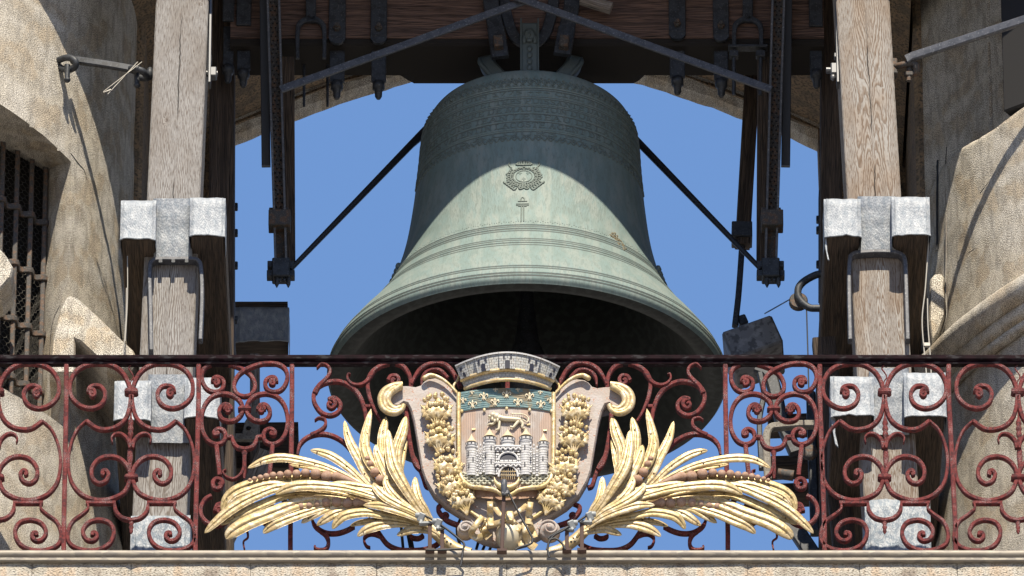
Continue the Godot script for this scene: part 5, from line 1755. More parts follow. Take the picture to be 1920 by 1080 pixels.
func acorn(st: SurfaceTool, p: Vector3, d: Vector3, r: float):
	ball(st, p, Vector3(r, r, r), Basis.IDENTITY, 9)
	ball(st, p + d * r * 0.95, Vector3(r, r, r) * 0.3, Basis.IDENTITY, 7)
	ball(st, p - d * r * 0.45, Vector3(r, r, r) * 0.98, Basis.IDENTITY, 9)

func oak_leaf(st: SurfaceTool, x: float, y: float, ang: float, ln: float, z: float):
	var n := 15
	var rows := []
	var t := Vector2(cos(ang), sin(ang)); var s := Vector2(-t.y, t.x)
	for i in n:
		var k := float(i) / (n - 1)
		var w := ln * (0.10 + 0.26 * sin(PI * pow(k, 0.85))) * (0.88 + 0.17 * cos(k * TAU * 4.0)) if i < n - 1 else 0.5
		var r := PackedVector3Array()
		for j in 5:
			var u := -1.0 + j * 0.5
			var q := Vector2(x, y) + t * (k * ln) + s * (u * w)
			r.append(W(q.x, q.y, z + 0.016 * sin(PI * k) + 0.012 * (1.0 - u * u) - (0.007 if j == 2 else 0.0)))
		rows.append(r)
	rows_to(st, rows)
	var back := []
	for r in rows:
		var b := PackedVector3Array()
		for q in r: b.append(q - Vector3(0, 0, 0.006))
		back.append(b)
	rows_to(st, back)

func arms():
	var o := thing("coat_of_arms", "painted coat of arms with gilded lion, white castle and mural crown on the railing", "coat of arms", W(SX, 1010, ZR + 0.05))
	var z0 := ZR + 0.05
	# the cartouche behind the shield
	var lh := [856,735, 850,726, 843,718, 832,711, 818,707, 803,709, 795,714, 789,721, 779,724, 765,722, 748,722, 736,727, 728,738, 728,752, 736,761, 748,761, 757,754, 764,756, 770,768, 776,790, 781,820, 786,850, 791,880, 798,900, 813,926, 836,947, 860,962, 880,974, 886,984, 884,1000, 905,1012, 928,1018]
	var poly := PackedVector3Array()
	for i in range(0, lh.size(), 2): poly.append(Vector3(lh[i], lh[i + 1], 0))
	for i in range(lh.size() - 2, -1, -2): poly.append(Vector3(2 * SX + 1 - lh[i], lh[i + 1] + 2, 0))
	var st := new_st()
	plate(st, poly, z0, 0.06, 2.5, 0.012)
	part(st, "cartouche", "pink_paint", o)
	# hollow beneath the shield, and the swelling foot
	st = new_st()
	ball(st, W(956, 1004, z0 + 0.02), Vector3(0.075, 0.09, 0.07), Basis.IDENTITY, 20)
	for x in [-15.0, 15.0]: tube(st, PackedVector3Array([W(954 + x * 0.6, 985, z0 + 0.05), W(954 + x, 1005, z0 + 0.055), W(954 + x * 0.7, 1025, z0 + 0.035)]), 0.006)
	part(st, "foot", "pale_gilt", o)
	for s in [[873.0, 993.0, 15.0, 1.0], [1030.0, 994.0, 19.0, -1.0]]:
		st = new_st()
		var c := W(s[0], s[1], z0 + 0.02)
		lathe(st, c, Basis(Vector3.RIGHT, PI / 2), [s[2] * 0.0030, -0.04, s[2] * 0.0030, 0.0, s[2] * 0.0025, 0.012, s[2] * 0.0016, 0.018, s[2] * 0.0015, 0.028, s[2] * 0.0008, 0.034, s[2] * 0.0007, 0.042, 0.0, 0.046], 24)
		var pts := PackedVector3Array()
		for k in 24:
			var a := k * 0.36
			var r: float = s[2] * 0.0029 * (1.0 - k / 27.0)
			pts.append(c + Vector3(s[3] * cos(a) * r, sin(a) * r, 0.012 + k * 0.0013))
		tube(st, pts, 0.008, 0.004, 7)
		part(st, "volute", "pink_paint", o)
	# gilded horns and lips of the cartouche
	for m in [0.0, SX + 0.5]:
		st = new_st()
		var p := on_plane(cr(pv([796,709, 806,704, 818,706, 832,713, 845,724, 857,737], 1.0, 0, 0, m), 5), z0 + 0.03)
		tube(st, p, 0.015, 0.006, 10)
		ball(st, p[0], Vector3(0.015, 0.015, 0.015), Basis.IDENTITY, 8)
		part(st, "gilt_horn", "gold", o)
		st = new_st()
		for q in [[755,722, 738,724, 722,732, 714,746, 716,762, 728,773, 742,775, 753,768, 757,759], [752,724, 742,730, 732,738, 727,750, 732,761, 742,766, 752,763], [742,727, 730,735, 721,748, 724,764, 736,771, 748,770]]:
			tube(st, on_plane(cr(pv(q, 1.0, 0, 0, m), 5), z0 + 0.03), 0.021, 0.014, 10)
		part(st, "gilt_lip", "gold", o)
		st = new_st()
		tube(st, on_plane(cr(pv([856,735, 851,729, 851,722, 858,712, 862,700], 1.0, 0, 0, m), 5), z0 + 0.01), 0.008, 0.006, 8)
		part(st, "gilt_stem", "gold", o)
	# the shield
	st = new_st()
	var sh := PackedVector3Array()
	for q in [[862, 738], [905, 738], [949, 738], [993, 738], [1036, 738], [1036, 780], [1036, 830], [1036, 880], [1032, 897], [1022, 908], [1000, 912], [975, 916], [950, 924], [925, 916], [900, 912], [876, 908], [866, 897], [862, 880], [862, 830], [862, 780]]: sh.append(Vector3(q[0], q[1], 0))
	var top := func(_x): return 738.0
	var bot := func(x): return 915.0 - 18.0 * pow(absf(x - SX) / 87.0, 6.0)
	bent(st, 862, 1036, top, bot, 0.0, 0.05, 40)
	part(st, "shield_field", "field_paint", o)
	st = new_st()
	for i in 41:
		var x := 866.0 + i * 4.15
		var q := PackedVector3Array()
		for y in [775.0, 800.0, 830.0, 860.0, 895.0]: q.append(on_shield(x, y, 0.0005))
		tube(st, q, 0.0019, 0.0019, 4)
	part(st, "field_hatching", "field_paint", o)
	st = new_st()
	tube(st, cr(PackedVector3Array([on_shield(860, 737, 0.01), on_shield(860, 800, 0.01), on_shield(861, 870, 0.01), on_shield(864, 892, 0.01), on_shield(872, 905, 0.012), on_shield(886, 913, 0.014), on_shield(906, 915, 0.016), on_shield(928, 919, 0.016), on_shield(950, 930, 0.016), on_shield(972, 919, 0.016), on_shield(994, 915, 0.016), on_shield(1014, 913, 0.014), on_shield(1027, 905, 0.012), on_shield(1034, 892, 0.01), on_shield(1037, 870, 0.01), on_shield(1038, 800, 0.01), on_shield(1038, 737, 0.01)]), 6), 0.0125, 0.0125, 10)
	part(st, "gilt_rim", "gold", o)
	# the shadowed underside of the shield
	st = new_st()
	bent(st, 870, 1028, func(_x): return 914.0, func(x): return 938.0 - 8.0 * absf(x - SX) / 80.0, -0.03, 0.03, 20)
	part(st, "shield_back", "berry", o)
	# the blue chief sown with lilies
	st = new_st()
	bent(st, 863, 1035, func(x): return 735.5 - 8.0 * (1.0 - pow((x - SX) / 86.0, 2.0)), func(x): return 772.0 - 9.0 * (1.0 - pow((x - SX) / 86.0, 2.0)), 0.008, 0.02, 30)
	var ch := part(st, "chief", "blue_paint", o)
	st = new_st()
	for i in 9:
		var y := 739.0 + i * 3.9
		var q := PackedVector3Array()
		for k in 21: q.append(on_shield(864 + k * 8.5, y - 8.5 * (1.0 - pow((k - 10.0) / 10.0, 2.0)) + 0.4 * sin(k * 1.7 + i), 0.0085))
		tube(st, q, 0.0022, 0.0022, 4)
	part(st, "engraved_lines", "blue_paint", ch)
	for f in [[907, 742, 1.0], [950, 738, 1.0], [993, 742, 1.0], [886, 757, 1.0], [928, 753, 1.0], [971, 753, 1.0], [1014, 757, 1.0], [868, 750, 0.75], [1032, 750, 0.75], [885, 735, 0.5], [929, 730, 0.5], [971, 730, 0.5], [1013, 735, 0.5]]:
		st = new_st()
		fleur(st, f[0], f[1] + 1.0, f[2] * 0.9)
		part(st, "lily", "pale_gilt", o)
	for x in [866, 908, 950, 993, 1034]:
		st = new_st()
		ball(st, on_shield(x, 768 - 5.0 * (1.0 - absf(x - 950) / 84.0) + 3.0, 0.012), Vector3(0.009, 0.012, 0.006), Basis.IDENTITY, 8)
		part(st, "gilt_boss", "gold", o)
	# the walking lion
	st = new_st()
	var seg := func(a: Array, r0: float, r1: float):
		var p := PackedVector3Array()
		for i in range(0, a.size(), 2): p.append(on_shield(a[i], a[i + 1] + 5.0, 0.014))
		tube(st, cr(p, 5), r0 * 0.00289, r1 * 0.00289, 8)
		ball(st, p[p.size() - 1], Vector3.ONE * r1 * 0.00289, Basis.IDENTITY, 7)
	seg.call([933,777, 945,780, 960,781, 974,782], 5.6, 4.2)
	ball(st, on_shield(931, 781, 0.016), Vector3(0.02, 0.021, 0.017), Basis.IDENTITY, 10)
	ball(st, on_shield(924, 778, 0.022), Vector3(0.016, 0.015, 0.014), Basis.IDENTITY, 9)
	ball(st, on_shield(918, 781, 0.024), Vector3(0.010, 0.007, 0.009), Basis.IDENTITY, 8)
	ball(st, on_shield(917, 785, 0.021), Vector3(0.008, 0.004, 0.007), Basis.IDENTITY, 7)
	for k in 7: ball(st, on_shield(929 + 6.5 * cos(k * 0.9), 783 + 6.0 * sin(k * 0.9), 0.024), Vector3(0.008, 0.013, 0.008), Basis.IDENTITY, 6)
	ball(st, on_shield(926, 773, 0.022), Vector3(0.005, 0.007, 0.005), Basis.IDENTITY, 6)
	seg.call([930,784, 924,790, 918,790, 915,792], 3.0, 1.7)
	seg.call([936,785, 936,792, 935,799, 931,801], 3.2, 2.0)
	seg.call([972,785, 966,792, 962,796, 957,795], 3.6, 1.9)
	seg.call([975,784, 980,790, 979,796, 983,798], 3.8, 1.9)
	seg.call([979,781, 988,786, 991,780, 984,773, 972,771, 962,771], 1.5, 1.1)
	ball(st, on_shield(961, 776, 0.014), Vector3(0.009, 0.005, 0.005), Basis.IDENTITY, 7)
	part(st, "lion", "pale_gilt", o)
	castle(o)
	# sea and crescent
	for i in 6:
		for k in 15:
			var y := 888.0 + i * 4.6
			var x := 868.0 + k * 11.5 + (5.5 if i % 2 == 1 else 0.0)
			if x > 1030 or (absf(x - SX) < 26 and y < 912) or y > 909.0 + 3.0 * absf(cos((x - SX) * 0.05)): continue
			st = new_st()
			var q := PackedVector3Array()
			for e in 7: q.append(on_shield(x - 5.5 + e * 1.9, y - 3.0 * sin(PI * e / 6.0) + 1.6, 0.008 + 0.006 * (6 - i) / 6.0 - 0.004 * sin(PI * e / 6.0)))
			tube(st, q, 0.0065, 0.0065, 6)
			part(st, "wave", "sea_paint", o)
	st = new_st()
	var q := PackedVector3Array(); var rr := PackedFloat32Array()
	for k in 25:
		var t := k / 24.0
		var a := PI * t
		q.append(on_shield(950 - 23.0 * cos(a), 895.0 + 20.0 * sin(a), 0.03)); rr.append(0.002 + 0.017 * sin(PI * t))
	tube(st, q, 0.01, 0.01, 10, true, rr)
	part(st, "crescent", "gold", o)
	mural_crown(o)
	# oak branches with acorns down either side
	var g := RandomNumberGenerator.new()
	for m in [0.0, SX + 0.5]:
		g.seed = 77 if m == 0.0 else 78
		var cl := [[819, 796, -1.57, 54, 62], [823, 846, -1.52, 52, 62], [836, 900, -1.42, 54, 58], [850, 936, -1.75, 52, 62], [876, 958, -1.95, 50, 30]]
		for ci in cl.size():
			var c = cl[ci]
			var mx := func(x): return 2 * m - x if m > 0.0 else x
			st = new_st()
			var zc := z0 + 0.03
			for k in 5:
				var a: float = c[2] + (k - 2) * 0.36
				tube(st, PackedVector3Array([W(mx.call(c[0]), c[1] + 8, zc), W(mx.call(c[0] + cos(a) * c[3] * 0.45), c[1] + sin(a) * c[3] * 0.5, zc + 0.025), W(mx.call(c[0] + cos(a) * c[3] * 0.85), c[1] + sin(a) * c[3] * 0.9, zc + 0.02)]), 0.006, 0.004, 6)
			var sprig := part(st, "oak_sprig", "gold", o)
			for k in 5:
				var a: float = c[2] + (k - 2) * 0.31 + g.randf_range(-0.08, 0.08)
				st = new_st()
				oak_leaf(st, mx.call(c[0] + cos(a) * c[3] * 0.22), c[1] + sin(a) * c[3] * 0.22, PI - a if m > 0.0 else a, c[3] * (0.72 - 0.05 * absf(k - 2)), zc + 0.006 + 0.006 * (k % 2))
				part(st, "oak_leaf", "gold", sprig)
			for k in 22:
				var a: float = c[2] + (k % 11 - 5) * 0.095 + g.randf_range(-0.07, 0.07)
				var d: float = c[3] * (1.05 - 0.27 * (k / 11) + g.randf_range(-0.06, 0.06)) * (1.0 - 0.10 * absf(k % 11 - 5) / 5.0)
				var x: float = c[0] + cos(a) * d; var y: float = c[1] + sin(a) * d
				if x > 857 and y < 904: continue
				st = new_st()
				acorn(st, W(mx.call(x), y, zc + 0.018 + 0.012 * (k / 11) + g.randf() * 0.012), Vector3(cos(a) * (-1 if m > 0.0 else 1), -sin(a), 0.3).normalized(), g.randf_range(0.0085, 0.013))
				part(st, "acorn", "gold", sprig)
		st = new_st()
		tube(st, on_plane(cr(pv([818,740, 820,790, 824,840, 836,890, 860,935, 890,965, 930,985], 1.0, 0, 0, m), 6), z0 + 0.015), 0.006, 0.011, 8)
		part(st, "oak_stem", "gold", o)
	# the bow of ribbon that ties them
	var ribbon := func(st: SurfaceTool, a: Array, w0: float, w1: float, zo: float):
		var p := cr(pv(a), 6)
		var rows := []; var n := p.size()
		for i in n:
			var t := (p[min(i + 1, n - 1)] - p[max(i - 1, 0)]).normalized()
			var s := Vector3(-t.y, t.x, 0) * lerpf(w0, w1, float(i) / (n - 1)) * 0.5
			var z: float = z0 + zo + 0.02 * sin(float(i) / (n - 1) * 7.0)
			rows.append(PackedVector3Array([W(p[i].x + s.x, p[i].y + s.y, z - 0.006), W(p[i].x + s.x * 0.8, p[i].y + s.y * 0.8, z + 0.004), W(p[i].x, p[i].y, z), W(p[i].x - s.x * 0.8, p[i].y - s.y * 0.8, z + 0.004), W(p[i].x - s.x, p[i].y - s.y, z - 0.006), W(p[i].x, p[i].y, z - 0.014), W(p[i].x + s.x, p[i].y + s.y, z - 0.006)]))
		rows_to(st, rows)
	for rb in [[[950,970, 935,962, 925,945, 919,941], 8, 13, 0.06], [[919,940, 919,960, 920,985], 12, 13, 0.075], [[950,972, 936,980, 912,986, 905,984], 8, 18, 0.07], [[905,968, 892,985, 884,1000, 893,1008, 905,1006], 11, 14, 0.07], [[902,985, 910,1000, 917,1008], 14, 18, 0.05],
			[[960,968, 978,955, 990,945, 996,941], 8, 13, 0.06], [[995,941, 992,962, 990,982], 12, 13, 0.075], [[958,972, 968,985, 977,992], 8, 15, 0.07], [[990,978, 996,992, 1002,1008], 14, 15, 0.05], [[968,985, 972,1005, 978,1025], 10, 12, 0.06], [[984,980, 986,1000, 992,1018, 1004,1028], 12, 17, 0.07], [[945,978, 950,995, 940,1015], 8, 9, 0.04]]:
		st = new_st()
		ribbon.call(st, rb[0], rb[1], rb[2], rb[3])
		part(st, "ribbon", "gold", o)
	st = new_st()
	cbox(st, W(956, 971, z0 + 0.08), Vector3(0.021, 0.034, 0.022), 0.008)
	part(st, "ribbon_knot", "gold", o)

func masonry(st: SurfaceTool, x0: float, x1: float, y0: float, y1: float, ch: float, bw: float, out: float, th := 0.008):      # courses of small stones on the shield
	var row := 0
	var y := y1
	while y > y0 + ch * 0.4:
		var yt: float = max(y0, y - ch)
		var x := x0 - (bw * 0.5 if row % 2 == 1 else 0.0)
		while x < x1 - 0.5:
			var a: float = max(x, x0); var b: float = min(x + bw, x1)
			if b - a > 1.0:
				var g := 0.28
				var e := 0.5
				var f := [on_shield(a + g, yt + g, out - th), on_shield(b - g, yt + g, out - th), on_shield(b - g, y - g, out - th), on_shield(a + g, y - g, out - th)]
				var t := [on_shield(a + g + e, yt + g + e, out), on_shield(b - g - e, yt + g + e, out), on_shield(b - g - e, y - g - e, out), on_shield(a + g + e, y - g - e, out)]
				st.set_smooth_group(-1)
				quad(st, t[0], t[1], t[2], t[3])
				for k in 4: quad(st, f[k], f[(k + 1) % 4], t[(k + 1) % 4], t[k])
			x += bw
		y -= ch
		row += 1

func castle(o: Node3D):
	var tower := func(x: float, yt: float, yb: float, hw: float, out: float, wins: Array):
		var st := new_st()
		# a round body standing out of the field
		var rows := []
		for k in 13:
			var a := PI * k / 12.0
			var px := x - cos(a) * hw
			var zo := out * sin(a)
			rows.append(PackedVector3Array([on_shield(px, yt - 3.0 * sin(a), zo - 0.004), on_shield(px, yb - 3.0 * sin(a), zo - 0.004)]))
		rows_to(st, rows)
		var t := part(st, "castle_tower", "castle_joint", o)
		st = new_st()
		var y := yb
		while y > yt + 3.0:
			for k in 12:
				var a0 := PI * (k + 0.06) / 12.0; var a1 := PI * (k + (0.94 if k % 3 == int(y) % 3 else 1.06)) / 12.0
				var q := []
				for e in [[a0, y - 0.35], [a1, y - 0.35], [a1, y - 4.1], [a0, y - 4.1]]:
					q.append(on_shield(x - cos(min(e[0], PI)) * hw, e[1] - 3.0 * sin(min(e[0], PI)), out * sin(min(e[0], PI)) + 0.001))
				st.set_smooth_group(-1); quad(st, q[0], q[1], q[2], q[3])
			y -= 4.6
		var ms := part(st, "masonry", "white_paint", t); ms.set_meta("kind", "stuff")
		st = new_st()
		for e in [[0.0, 1.0, 4.5], [4.5, 1.12, 4.0]]:
			rows = []
			for k in 13:
				var a := PI * k / 12.0
				var px: float = x - cos(a) * hw * e[1]
				rows.append(PackedVector3Array([on_shield(px, yt - e[0] + 2.0 - 3.0 * sin(a), out * sin(a) * e[1] + 0.004), on_shield(px, yt - e[0] - e[2] + 2.0 - 3.0 * sin(a), out * sin(a) * e[1] + 0.005)]))
			rows_to(st, rows, false)
		part(st, "parapet", "white_paint", t)
		st = new_st()
		for k in 5:
			var a := PI * (k + 0.5) / 5.0
			st.set_smooth_group(-1)
			var px := x - cos(a) * hw * 1.12
			cbox(st, on_shield(px, yt - 5.5 - 3.0 * sin(a), out * sin(a) * 1.12 + 0.004), Vector3(0.0038 * (0.4 + 0.6 * sin(a)), 0.005, 0.004), 0.001)
		part(st, "crenels", "night_blue", t)
		st = new_st()
		var c := on_shield(x, yt - 7.0, 0.004)
		lathe(st, c, Basis(), [hw * 0.00289, 0.0, hw * 0.0023, 0.012, hw * 0.0013, 0.029, hw * 0.0005, 0.046, 0.0005, 0.056], 16)
		part(st, "cone_roof", "cone_gilt", t)
		st = new_st()
		for w in wins: cbox(st, on_shield(w[0], w[1], out * 0.93 + 0.002), Vector3(0.0032, 0.0125, 0.005), 0.001)
		if wins: part(st, "arrow_slits", "night_blue", t)
	tower.call(884.0, 838.0, 893.0, 10.0, 0.030, [[878, 850], [887, 861], [879, 873]])
	tower.call(1019.0, 837.0, 892.0, 9.5, 0.030, [[1027, 850], [1018, 860], [1027, 872]])
	# slanting curtain walls
	for m in [0, 1]:
		var X := func(x): return x if m == 0 else 1902.0 - x
		for k in 3:
			var st := new_st()
			var a := 892.0 + k * 6.0
			masonry(st, min(X.call(a), X.call(a + 6)), max(X.call(a), X.call(a + 6)), 841.0 - k * 3.0, 893.0 - k * 3.5, 4.6, 6.0, 0.024 + k * 0.004)
			var w := part(st, "curtain_wall", "white_paint", o); w.set_meta("kind", "stuff")
			st = new_st()
			cbox(st, on_shield(X.call(a + 3), 838.5 - k * 3.5, 0.027 + k * 0.004), Vector3(0.004, 0.006, 0.006), 0.001)
			part(st, "merlon", "white_paint", o)
	tower.call(918.0, 828.0, 892.0, 11.5, 0.036, [[921, 840], [910, 853], [921, 865]])
	tower.call(986.0, 827.0, 892.0, 11.5, 0.036, [[984, 839], [995, 860], [984, 871]])
	tower.call(952.0, 829.0, 838.0, 12.5, 0.030, [])
	# the gatehouse between
	var st := new_st()
	masonry(st, 929, 976, 834, 848, 4.5, 8.0, 0.024); masonry(st, 929, 937, 848, 890, 4.5, 8.0, 0.024); masonry(st, 969, 976, 848, 890, 4.5, 7.0, 0.024); masonry(st, 937, 969, 862, 874, 4.0, 8.0, 0.024)
	part(st, "gatehouse", "white_paint", o).set_meta("kind", "stuff")
	for y in [[866.0, 17.0, 14.0], [897.0, 17.0, 20.0]]:
		st = new_st()
		var ring := PackedVector3Array()
		for k in 25: ring.append(on_shield(953 - y[1] * cos(PI * k / 24.0), y[0] - 3.5 - y[2] * sin(PI * k / 24.0), 0.018))
		fan(st, ring)
		part(st, "dark_arch", "night_blue", o)
		st = new_st()
		var q := PackedVector3Array()
		for k in 25: q.append(on_shield(953 - (y[1] + 1.0) * cos(PI * k / 24.0), y[0] - 3.0 - (y[2] + 1.0) * sin(PI * k / 24.0), 0.022))
		tube(st, q, 0.006, 0.006, 6)
		part(st, "arch_ring", "white_paint", o)
	for y in [837.0, 868.5]:
		st = new_st()
		for k in 5:
			var q := PackedVector3Array()
			for e in 7: q.append(on_shield(929 + k * 9.6 + e * 1.5, y + 6.5 - 4.0 * sin(PI * e / 6.0), 0.03))
			tube(st, q, 0.0055, 0.0055, 6)
		tube(st, PackedVector3Array([on_shield(927, y, 0.03), on_shield(952, y, 0.032), on_shield(977, y, 0.03)]), 0.007, 0.007, 6)
		part(st, "corbel_table", "white_paint", o)
	# portcullis
	st = new_st()
	for k in 7:
		var x := 941.0 + k * 4.0
		tube(st, PackedVector3Array([on_shield(x, 899.0, 0.020), on_shield(x, 895.0 - 17.5 * sqrt(max(0.0, 1.0 - pow((x - 953.0) / 17.0, 2))), 0.020)]), 0.0013, 0.0013, 5)
	for y in [884.0, 891.0]: tube(st, PackedVector3Array([on_shield(938, y, 0.024), on_shield(968, y, 0.024)]), 0.0022, 0.0022, 5)
	part(st, "portcullis", "gold", o)
	for f in [[887.0, 805.0], [920.0, 795.0], [990.0, 796.0], [1021.0, 807.0]]:
		st = new_st()
		cbox(st, on_shield(f[0] + 1, f[1], 0.006), Vector3(0.010, 0.005, 0.004), 0.001, Basis(Vector3.BACK, 0.1))
		part(st, "pennant", "gold", o)

func mural_crown(o: Node3D):
	# u runs across from -1 to 1, v up from 0 to 1 on a flaring half round wall
	var cp := func(u: float, v: float, out: float):
		var x := 951.5 + u * lerpf(80.0, 99.0, v)
		var ye := lerpf(729.0, 685.0 + (2.0 if u > 0 else 0.0), v)      # where the wall meets the ends
		var yc := lerpf(712.0, 659.0, v)
		var z := ZR + 0.06 + 0.115 * (1.0 - u * u) + 0.02 * v + out
		return W(x, lerpf(yc, ye, pow(absf(u), 1.9)), z)
	var block := func(st: SurfaceTool, u0: float, u1: float, v0: float, v1: float, out: float, th: float):
		st.set_smooth_group(-1)
		var e := 0.006
		var n := int(max(1.0, (u1 - u0) / 0.08))
		for k in n:
			var a := lerpf(u0, u1, float(k) / n); var b := lerpf(u0, u1, float(k + 1) / n)
			quad(st, cp.call(a, v0, out), cp.call(a, v1, out), cp.call(b, v1, out), cp.call(b, v0, out))
			quad(st, cp.call(a, v1, out), cp.call(a, v1, out - th), cp.call(b, v1, out - th), cp.call(b, v1, out))
			quad(st, cp.call(a, v0, out - th), cp.call(a, v0, out), cp.call(b, v0, out), cp.call(b, v0, out - th))
		quad(st, cp.call(u0, v0, out - th), cp.call(u0, v1, out - th), cp.call(u0, v1, out), cp.call(u0, v0, out))
		quad(st, cp.call(u1, v0, out), cp.call(u1, v1, out), cp.call(u1, v1, out - th), cp.call(u1, v0, out - th))
	var st := new_st()
	block.call(st, -1.0, 1.0, 0.0, 0.94, 0.0, 0.03)
	var c := part(st, "mural_crown", "crown_joint", o)
	# small stones, course by course
	st = new_st()
	var g := 0.004
	var spans := [[-1.0, -0.80, 0.030], [-0.80, -0.64, 0.004], [-0.64, -0.37, 0.030], [-0.37, -0.17, 0.004], [-0.17, 0.17, 0.033], [0.17, 0.37, 0.004], [0.37, 0.64, 0.030], [0.64, 0.80, 0.004], [0.80, 1.0, 0.030]]
	for s in spans:
		for r in 6:
			var v0 := 0.40 + r * 0.092; var v1 := v0 + 0.084
			var n := int(max(2.0, round((s[1] - s[0]) / 0.085)))
			for k in n + 1:
				var w: float = (s[1] - s[0]) / n
				var a: float = max(s[0] + w * (k - (0.5 if r % 2 == 1 else 0.0)), s[0]); var b: float = min(s[0] + w * (k + 1 - (0.5 if r % 2 == 1 else 0.0)), s[1])
				if b - a > 0.015: block.call(st, a + g, b - g, v0, v1, s[2], 0.035)
	for r in 3:
		var v0 := 0.04 + r * 0.095
		for k in 24:
			var a := -1.0 + (k + (0.5 if r % 2 == 1 else 0.0)) * 0.0833
			block.call(st, max(a + g, -0.998), min(a + 0.0833 - g, 0.998), v0, v0 + 0.085, 0.006, 0.012)
	part(st, "masonry", "crown_paint", c).set_meta("kind", "stuff")
	for s in spans:
		st = new_st()
		block.call(st, s[0] + 0.002, s[1] - 0.002, 0.945, 1.0, s[2] + 0.008, 0.05)
		part(st, "coping_stone", "white_paint", c)
	for v in [[0.355, 0.022], [0.0, 0.016]]:
		st = new_st()
		var q := PackedVector3Array()
		for k in 41: q.append(cp.call(-1.0 + k * 0.05, v[0], v[1] * 0.6))
		tube(st, q, 0.011, 0.011, 8)
		part(st, "gilt_band", "gold", c)
	for w in [[-0.93, 0.74, 0.013, 0.05], [-0.90, 0.5, 0.02, 0.06], [-0.57, 0.76, 0.014, 0.06], [-0.43, 0.8, 0.014, 0.06], [-0.50, 0.53, 0.03, 0.11], [-0.07, 0.8, 0.013, 0.06], [0.07, 0.8, 0.013, 0.06], [0.0, 0.53, 0.04, 0.12], [0.43, 0.8, 0.014, 0.06], [0.57, 0.76, 0.014, 0.06], [0.50, 0.53, 0.03, 0.11], [0.93, 0.74, 0.013, 0.05], [0.90, 0.5, 0.02, 0.06]]:
		st = new_st()
		block.call(st, w[0] - w[2] * 1.3, w[0] + w[2] * 1.3, w[1] - w[3], w[1] + w[3], 0.0355, 0.006)
		var ring := PackedVector3Array()
		for k in 9: ring.append(cp.call(w[0] - w[2] * 1.3 * cos(PI * k / 8.0), w[1] + w[3] + 0.05 * sin(PI * k / 8.0), 0.0355))
		fan(st, ring)
		part(st, "crown_window", "night_blue", c)

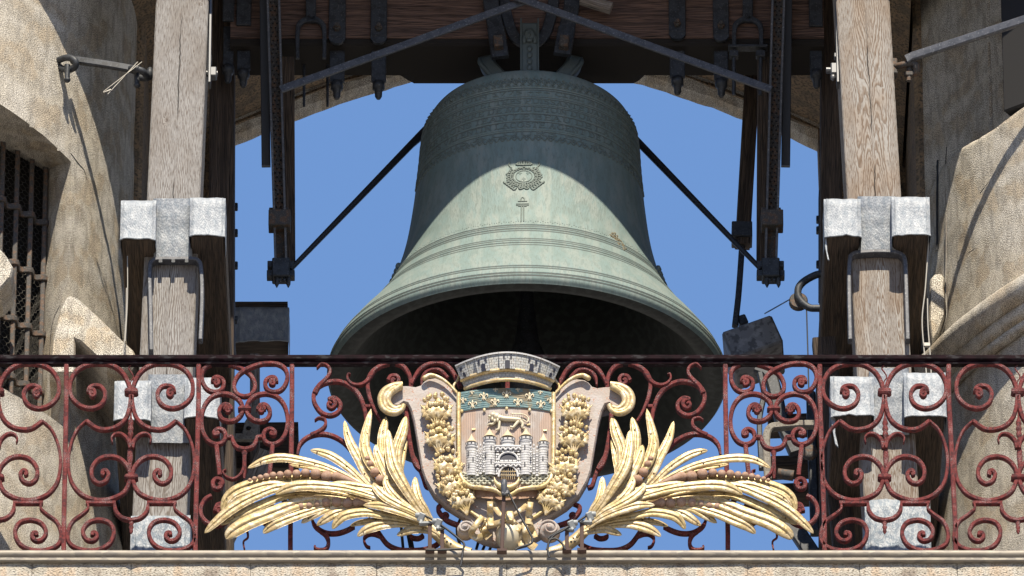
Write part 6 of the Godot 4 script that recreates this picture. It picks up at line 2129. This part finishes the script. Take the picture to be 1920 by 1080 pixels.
# ---------- spotlights on the ledge ----------
func lamps():
	var zl := 2.56
	for v in [[806.0, 982.0, 790.0, 966.0, "leftmost small grey spotlight on a rusty stub post on the ledge", 1.0], [829.0, 992.0, 822.0, 977.0, "second small grey spotlight from the left on the ledge", 1.0], [1063.0, 994.0, 1072.0, 980.0, "small grey spotlight just right of the ribbon on a stub post", -1.0], [1091.0, 980.0, 1106.0, 964.0, "rightmost small grey spotlight on a rusty stub post on the ledge", -1.0]]:
		var o := thing("spotlight", v[4], "spotlight", W(v[0], 1036, zl), "small spotlights on the ledge")
		var st := new_st()
		var p := W(v[0], v[1], zl); var q := W(v[0], 1034, zl)
		cbox(st, (p + q) / 2, Vector3(0.0105, (p.y - q.y) / 2, 0.0105), 0.002)
		cbox(st, q + Vector3(0, 0.004, 0), Vector3(0.024, 0.008, 0.02), 0.002)
		part(st, "stub_post", "rust_post", o)
		st = new_st()
		var h := W(v[2], v[3] + 4, zl + 0.03)
		bar(st, PackedVector3Array([p + Vector3(0.01 * v[5], 0.002, 0), W(v[2] - 1.0 * v[5], v[1], zl + 0.02)]), 0.014, 0.03)
		bar(st, PackedVector3Array([W(v[2] - 2.0 * v[5], v[1] + 1, zl + 0.02), W(v[2] + 4.0 * v[5], v[3] + 2, zl + 0.02)]), 0.016, 0.03)
		part(st, "bracket", "steel", o)
		st = new_st()
		cbox(st, h, Vector3(0.017, 0.024, 0.011), 0.004, Basis(Vector3.BACK, -0.45 * v[5]) * Basis(Vector3.RIGHT, 0.5))
		lathe(st, h + Vector3(-0.012 * v[5], 0.012, 0), Basis(Vector3.BACK, PI / 2), [0.012, -0.02, 0.015, -0.016, 0.015, 0.016, 0.012, 0.02], 12)
		part(st, "lamp_head", "steel", o)
	var o := thing("spotlight", "tall dark spotlight post in front of the crescent on the shield", "spotlight", W(941, 1036, 2.6))
	var st := new_st()
	var p := W(945, 922, 2.6); var q := W(941, 1034, 2.6)
	bar(st, PackedVector3Array([q, p]), 0.02, 0.02)
	cbox(st, q, Vector3(0.026, 0.008, 0.02), 0.002)
	part(st, "stub_post", "rust_post", o)
	st = new_st()
	tube(st, PackedVector3Array([W(945, 904, 2.63), W(945, 912, 2.635), W(946, 928, 2.62)]), 0.017, 0.017, 12)
	cbox(st, W(947, 925, 2.62), Vector3(0.018, 0.012, 0.018), 0.003)
	ball(st, W(945, 904, 2.63), Vector3(0.017, 0.017, 0.017), Basis.IDENTITY, 10)
	part(st, "lamp_head", "grey_iron", o)
	# their cables
	var z := 2.57
	for c in [["black cable from the left spotlights down to the ledge", [797,967, 812,975, 835,990, 860,1010, 870,1020, 868,1032, 864,1062]], ["black cable looping from the middle spotlight to the ledge", [949,912, 962,940, 980,975, 994,1000, 999,1012, 994,1020, 975,1026, 966,1031]],
			["black cable from the rightmost spotlight across the volute", [1101,966, 1075,983, 1050,995, 1033,1005, 1028,1010]], ["black cable curling beside the right stub posts", [1070,985, 1055,995, 1040,1003, 1030,1015, 1027,1030, 1030,1045]], ["short black cable arching over the right stem", [1030,1012, 1042,1010, 1053,1018, 1060,1030]], ["thin black cable lying on the ledge left of the middle post", [800,1031, 830,1031, 850,1030, 868,1029]]]:
		st = new_st()
		tube(st, on_plane(cr(pv(c[1]), 6), z + 0.02), 0.0062, 0.0062, 7)
		tag(solo(st, "cable", "cable", W(c[1][0], c[1][1], z)), c[0], "cable")
	for c in [["twin dark cables hanging behind the left palm stem", [[752,985, 756,1030], [762,988, 770,1031], [767,990, 775,1031]]], ["bundle of dark cables under the left volute", [[870,960, 858,985, 858,1005, 862,1020], [900,1005, 893,1030], [915,1008, 905,1031], [925,1012, 918,1031]]]]:
		st = new_st()
		var bo := thing("cable_bundle", c[0], "cable", W(c[1][0][0], c[1][0][1], ZR - 0.06))
		for q2 in c[1]:
			st = new_st()
			tube(st, on_plane(cr(pv(q2), 5), ZR - 0.06), 0.008, 0.008, 7)
			part(st, "cable", "cable", bo)
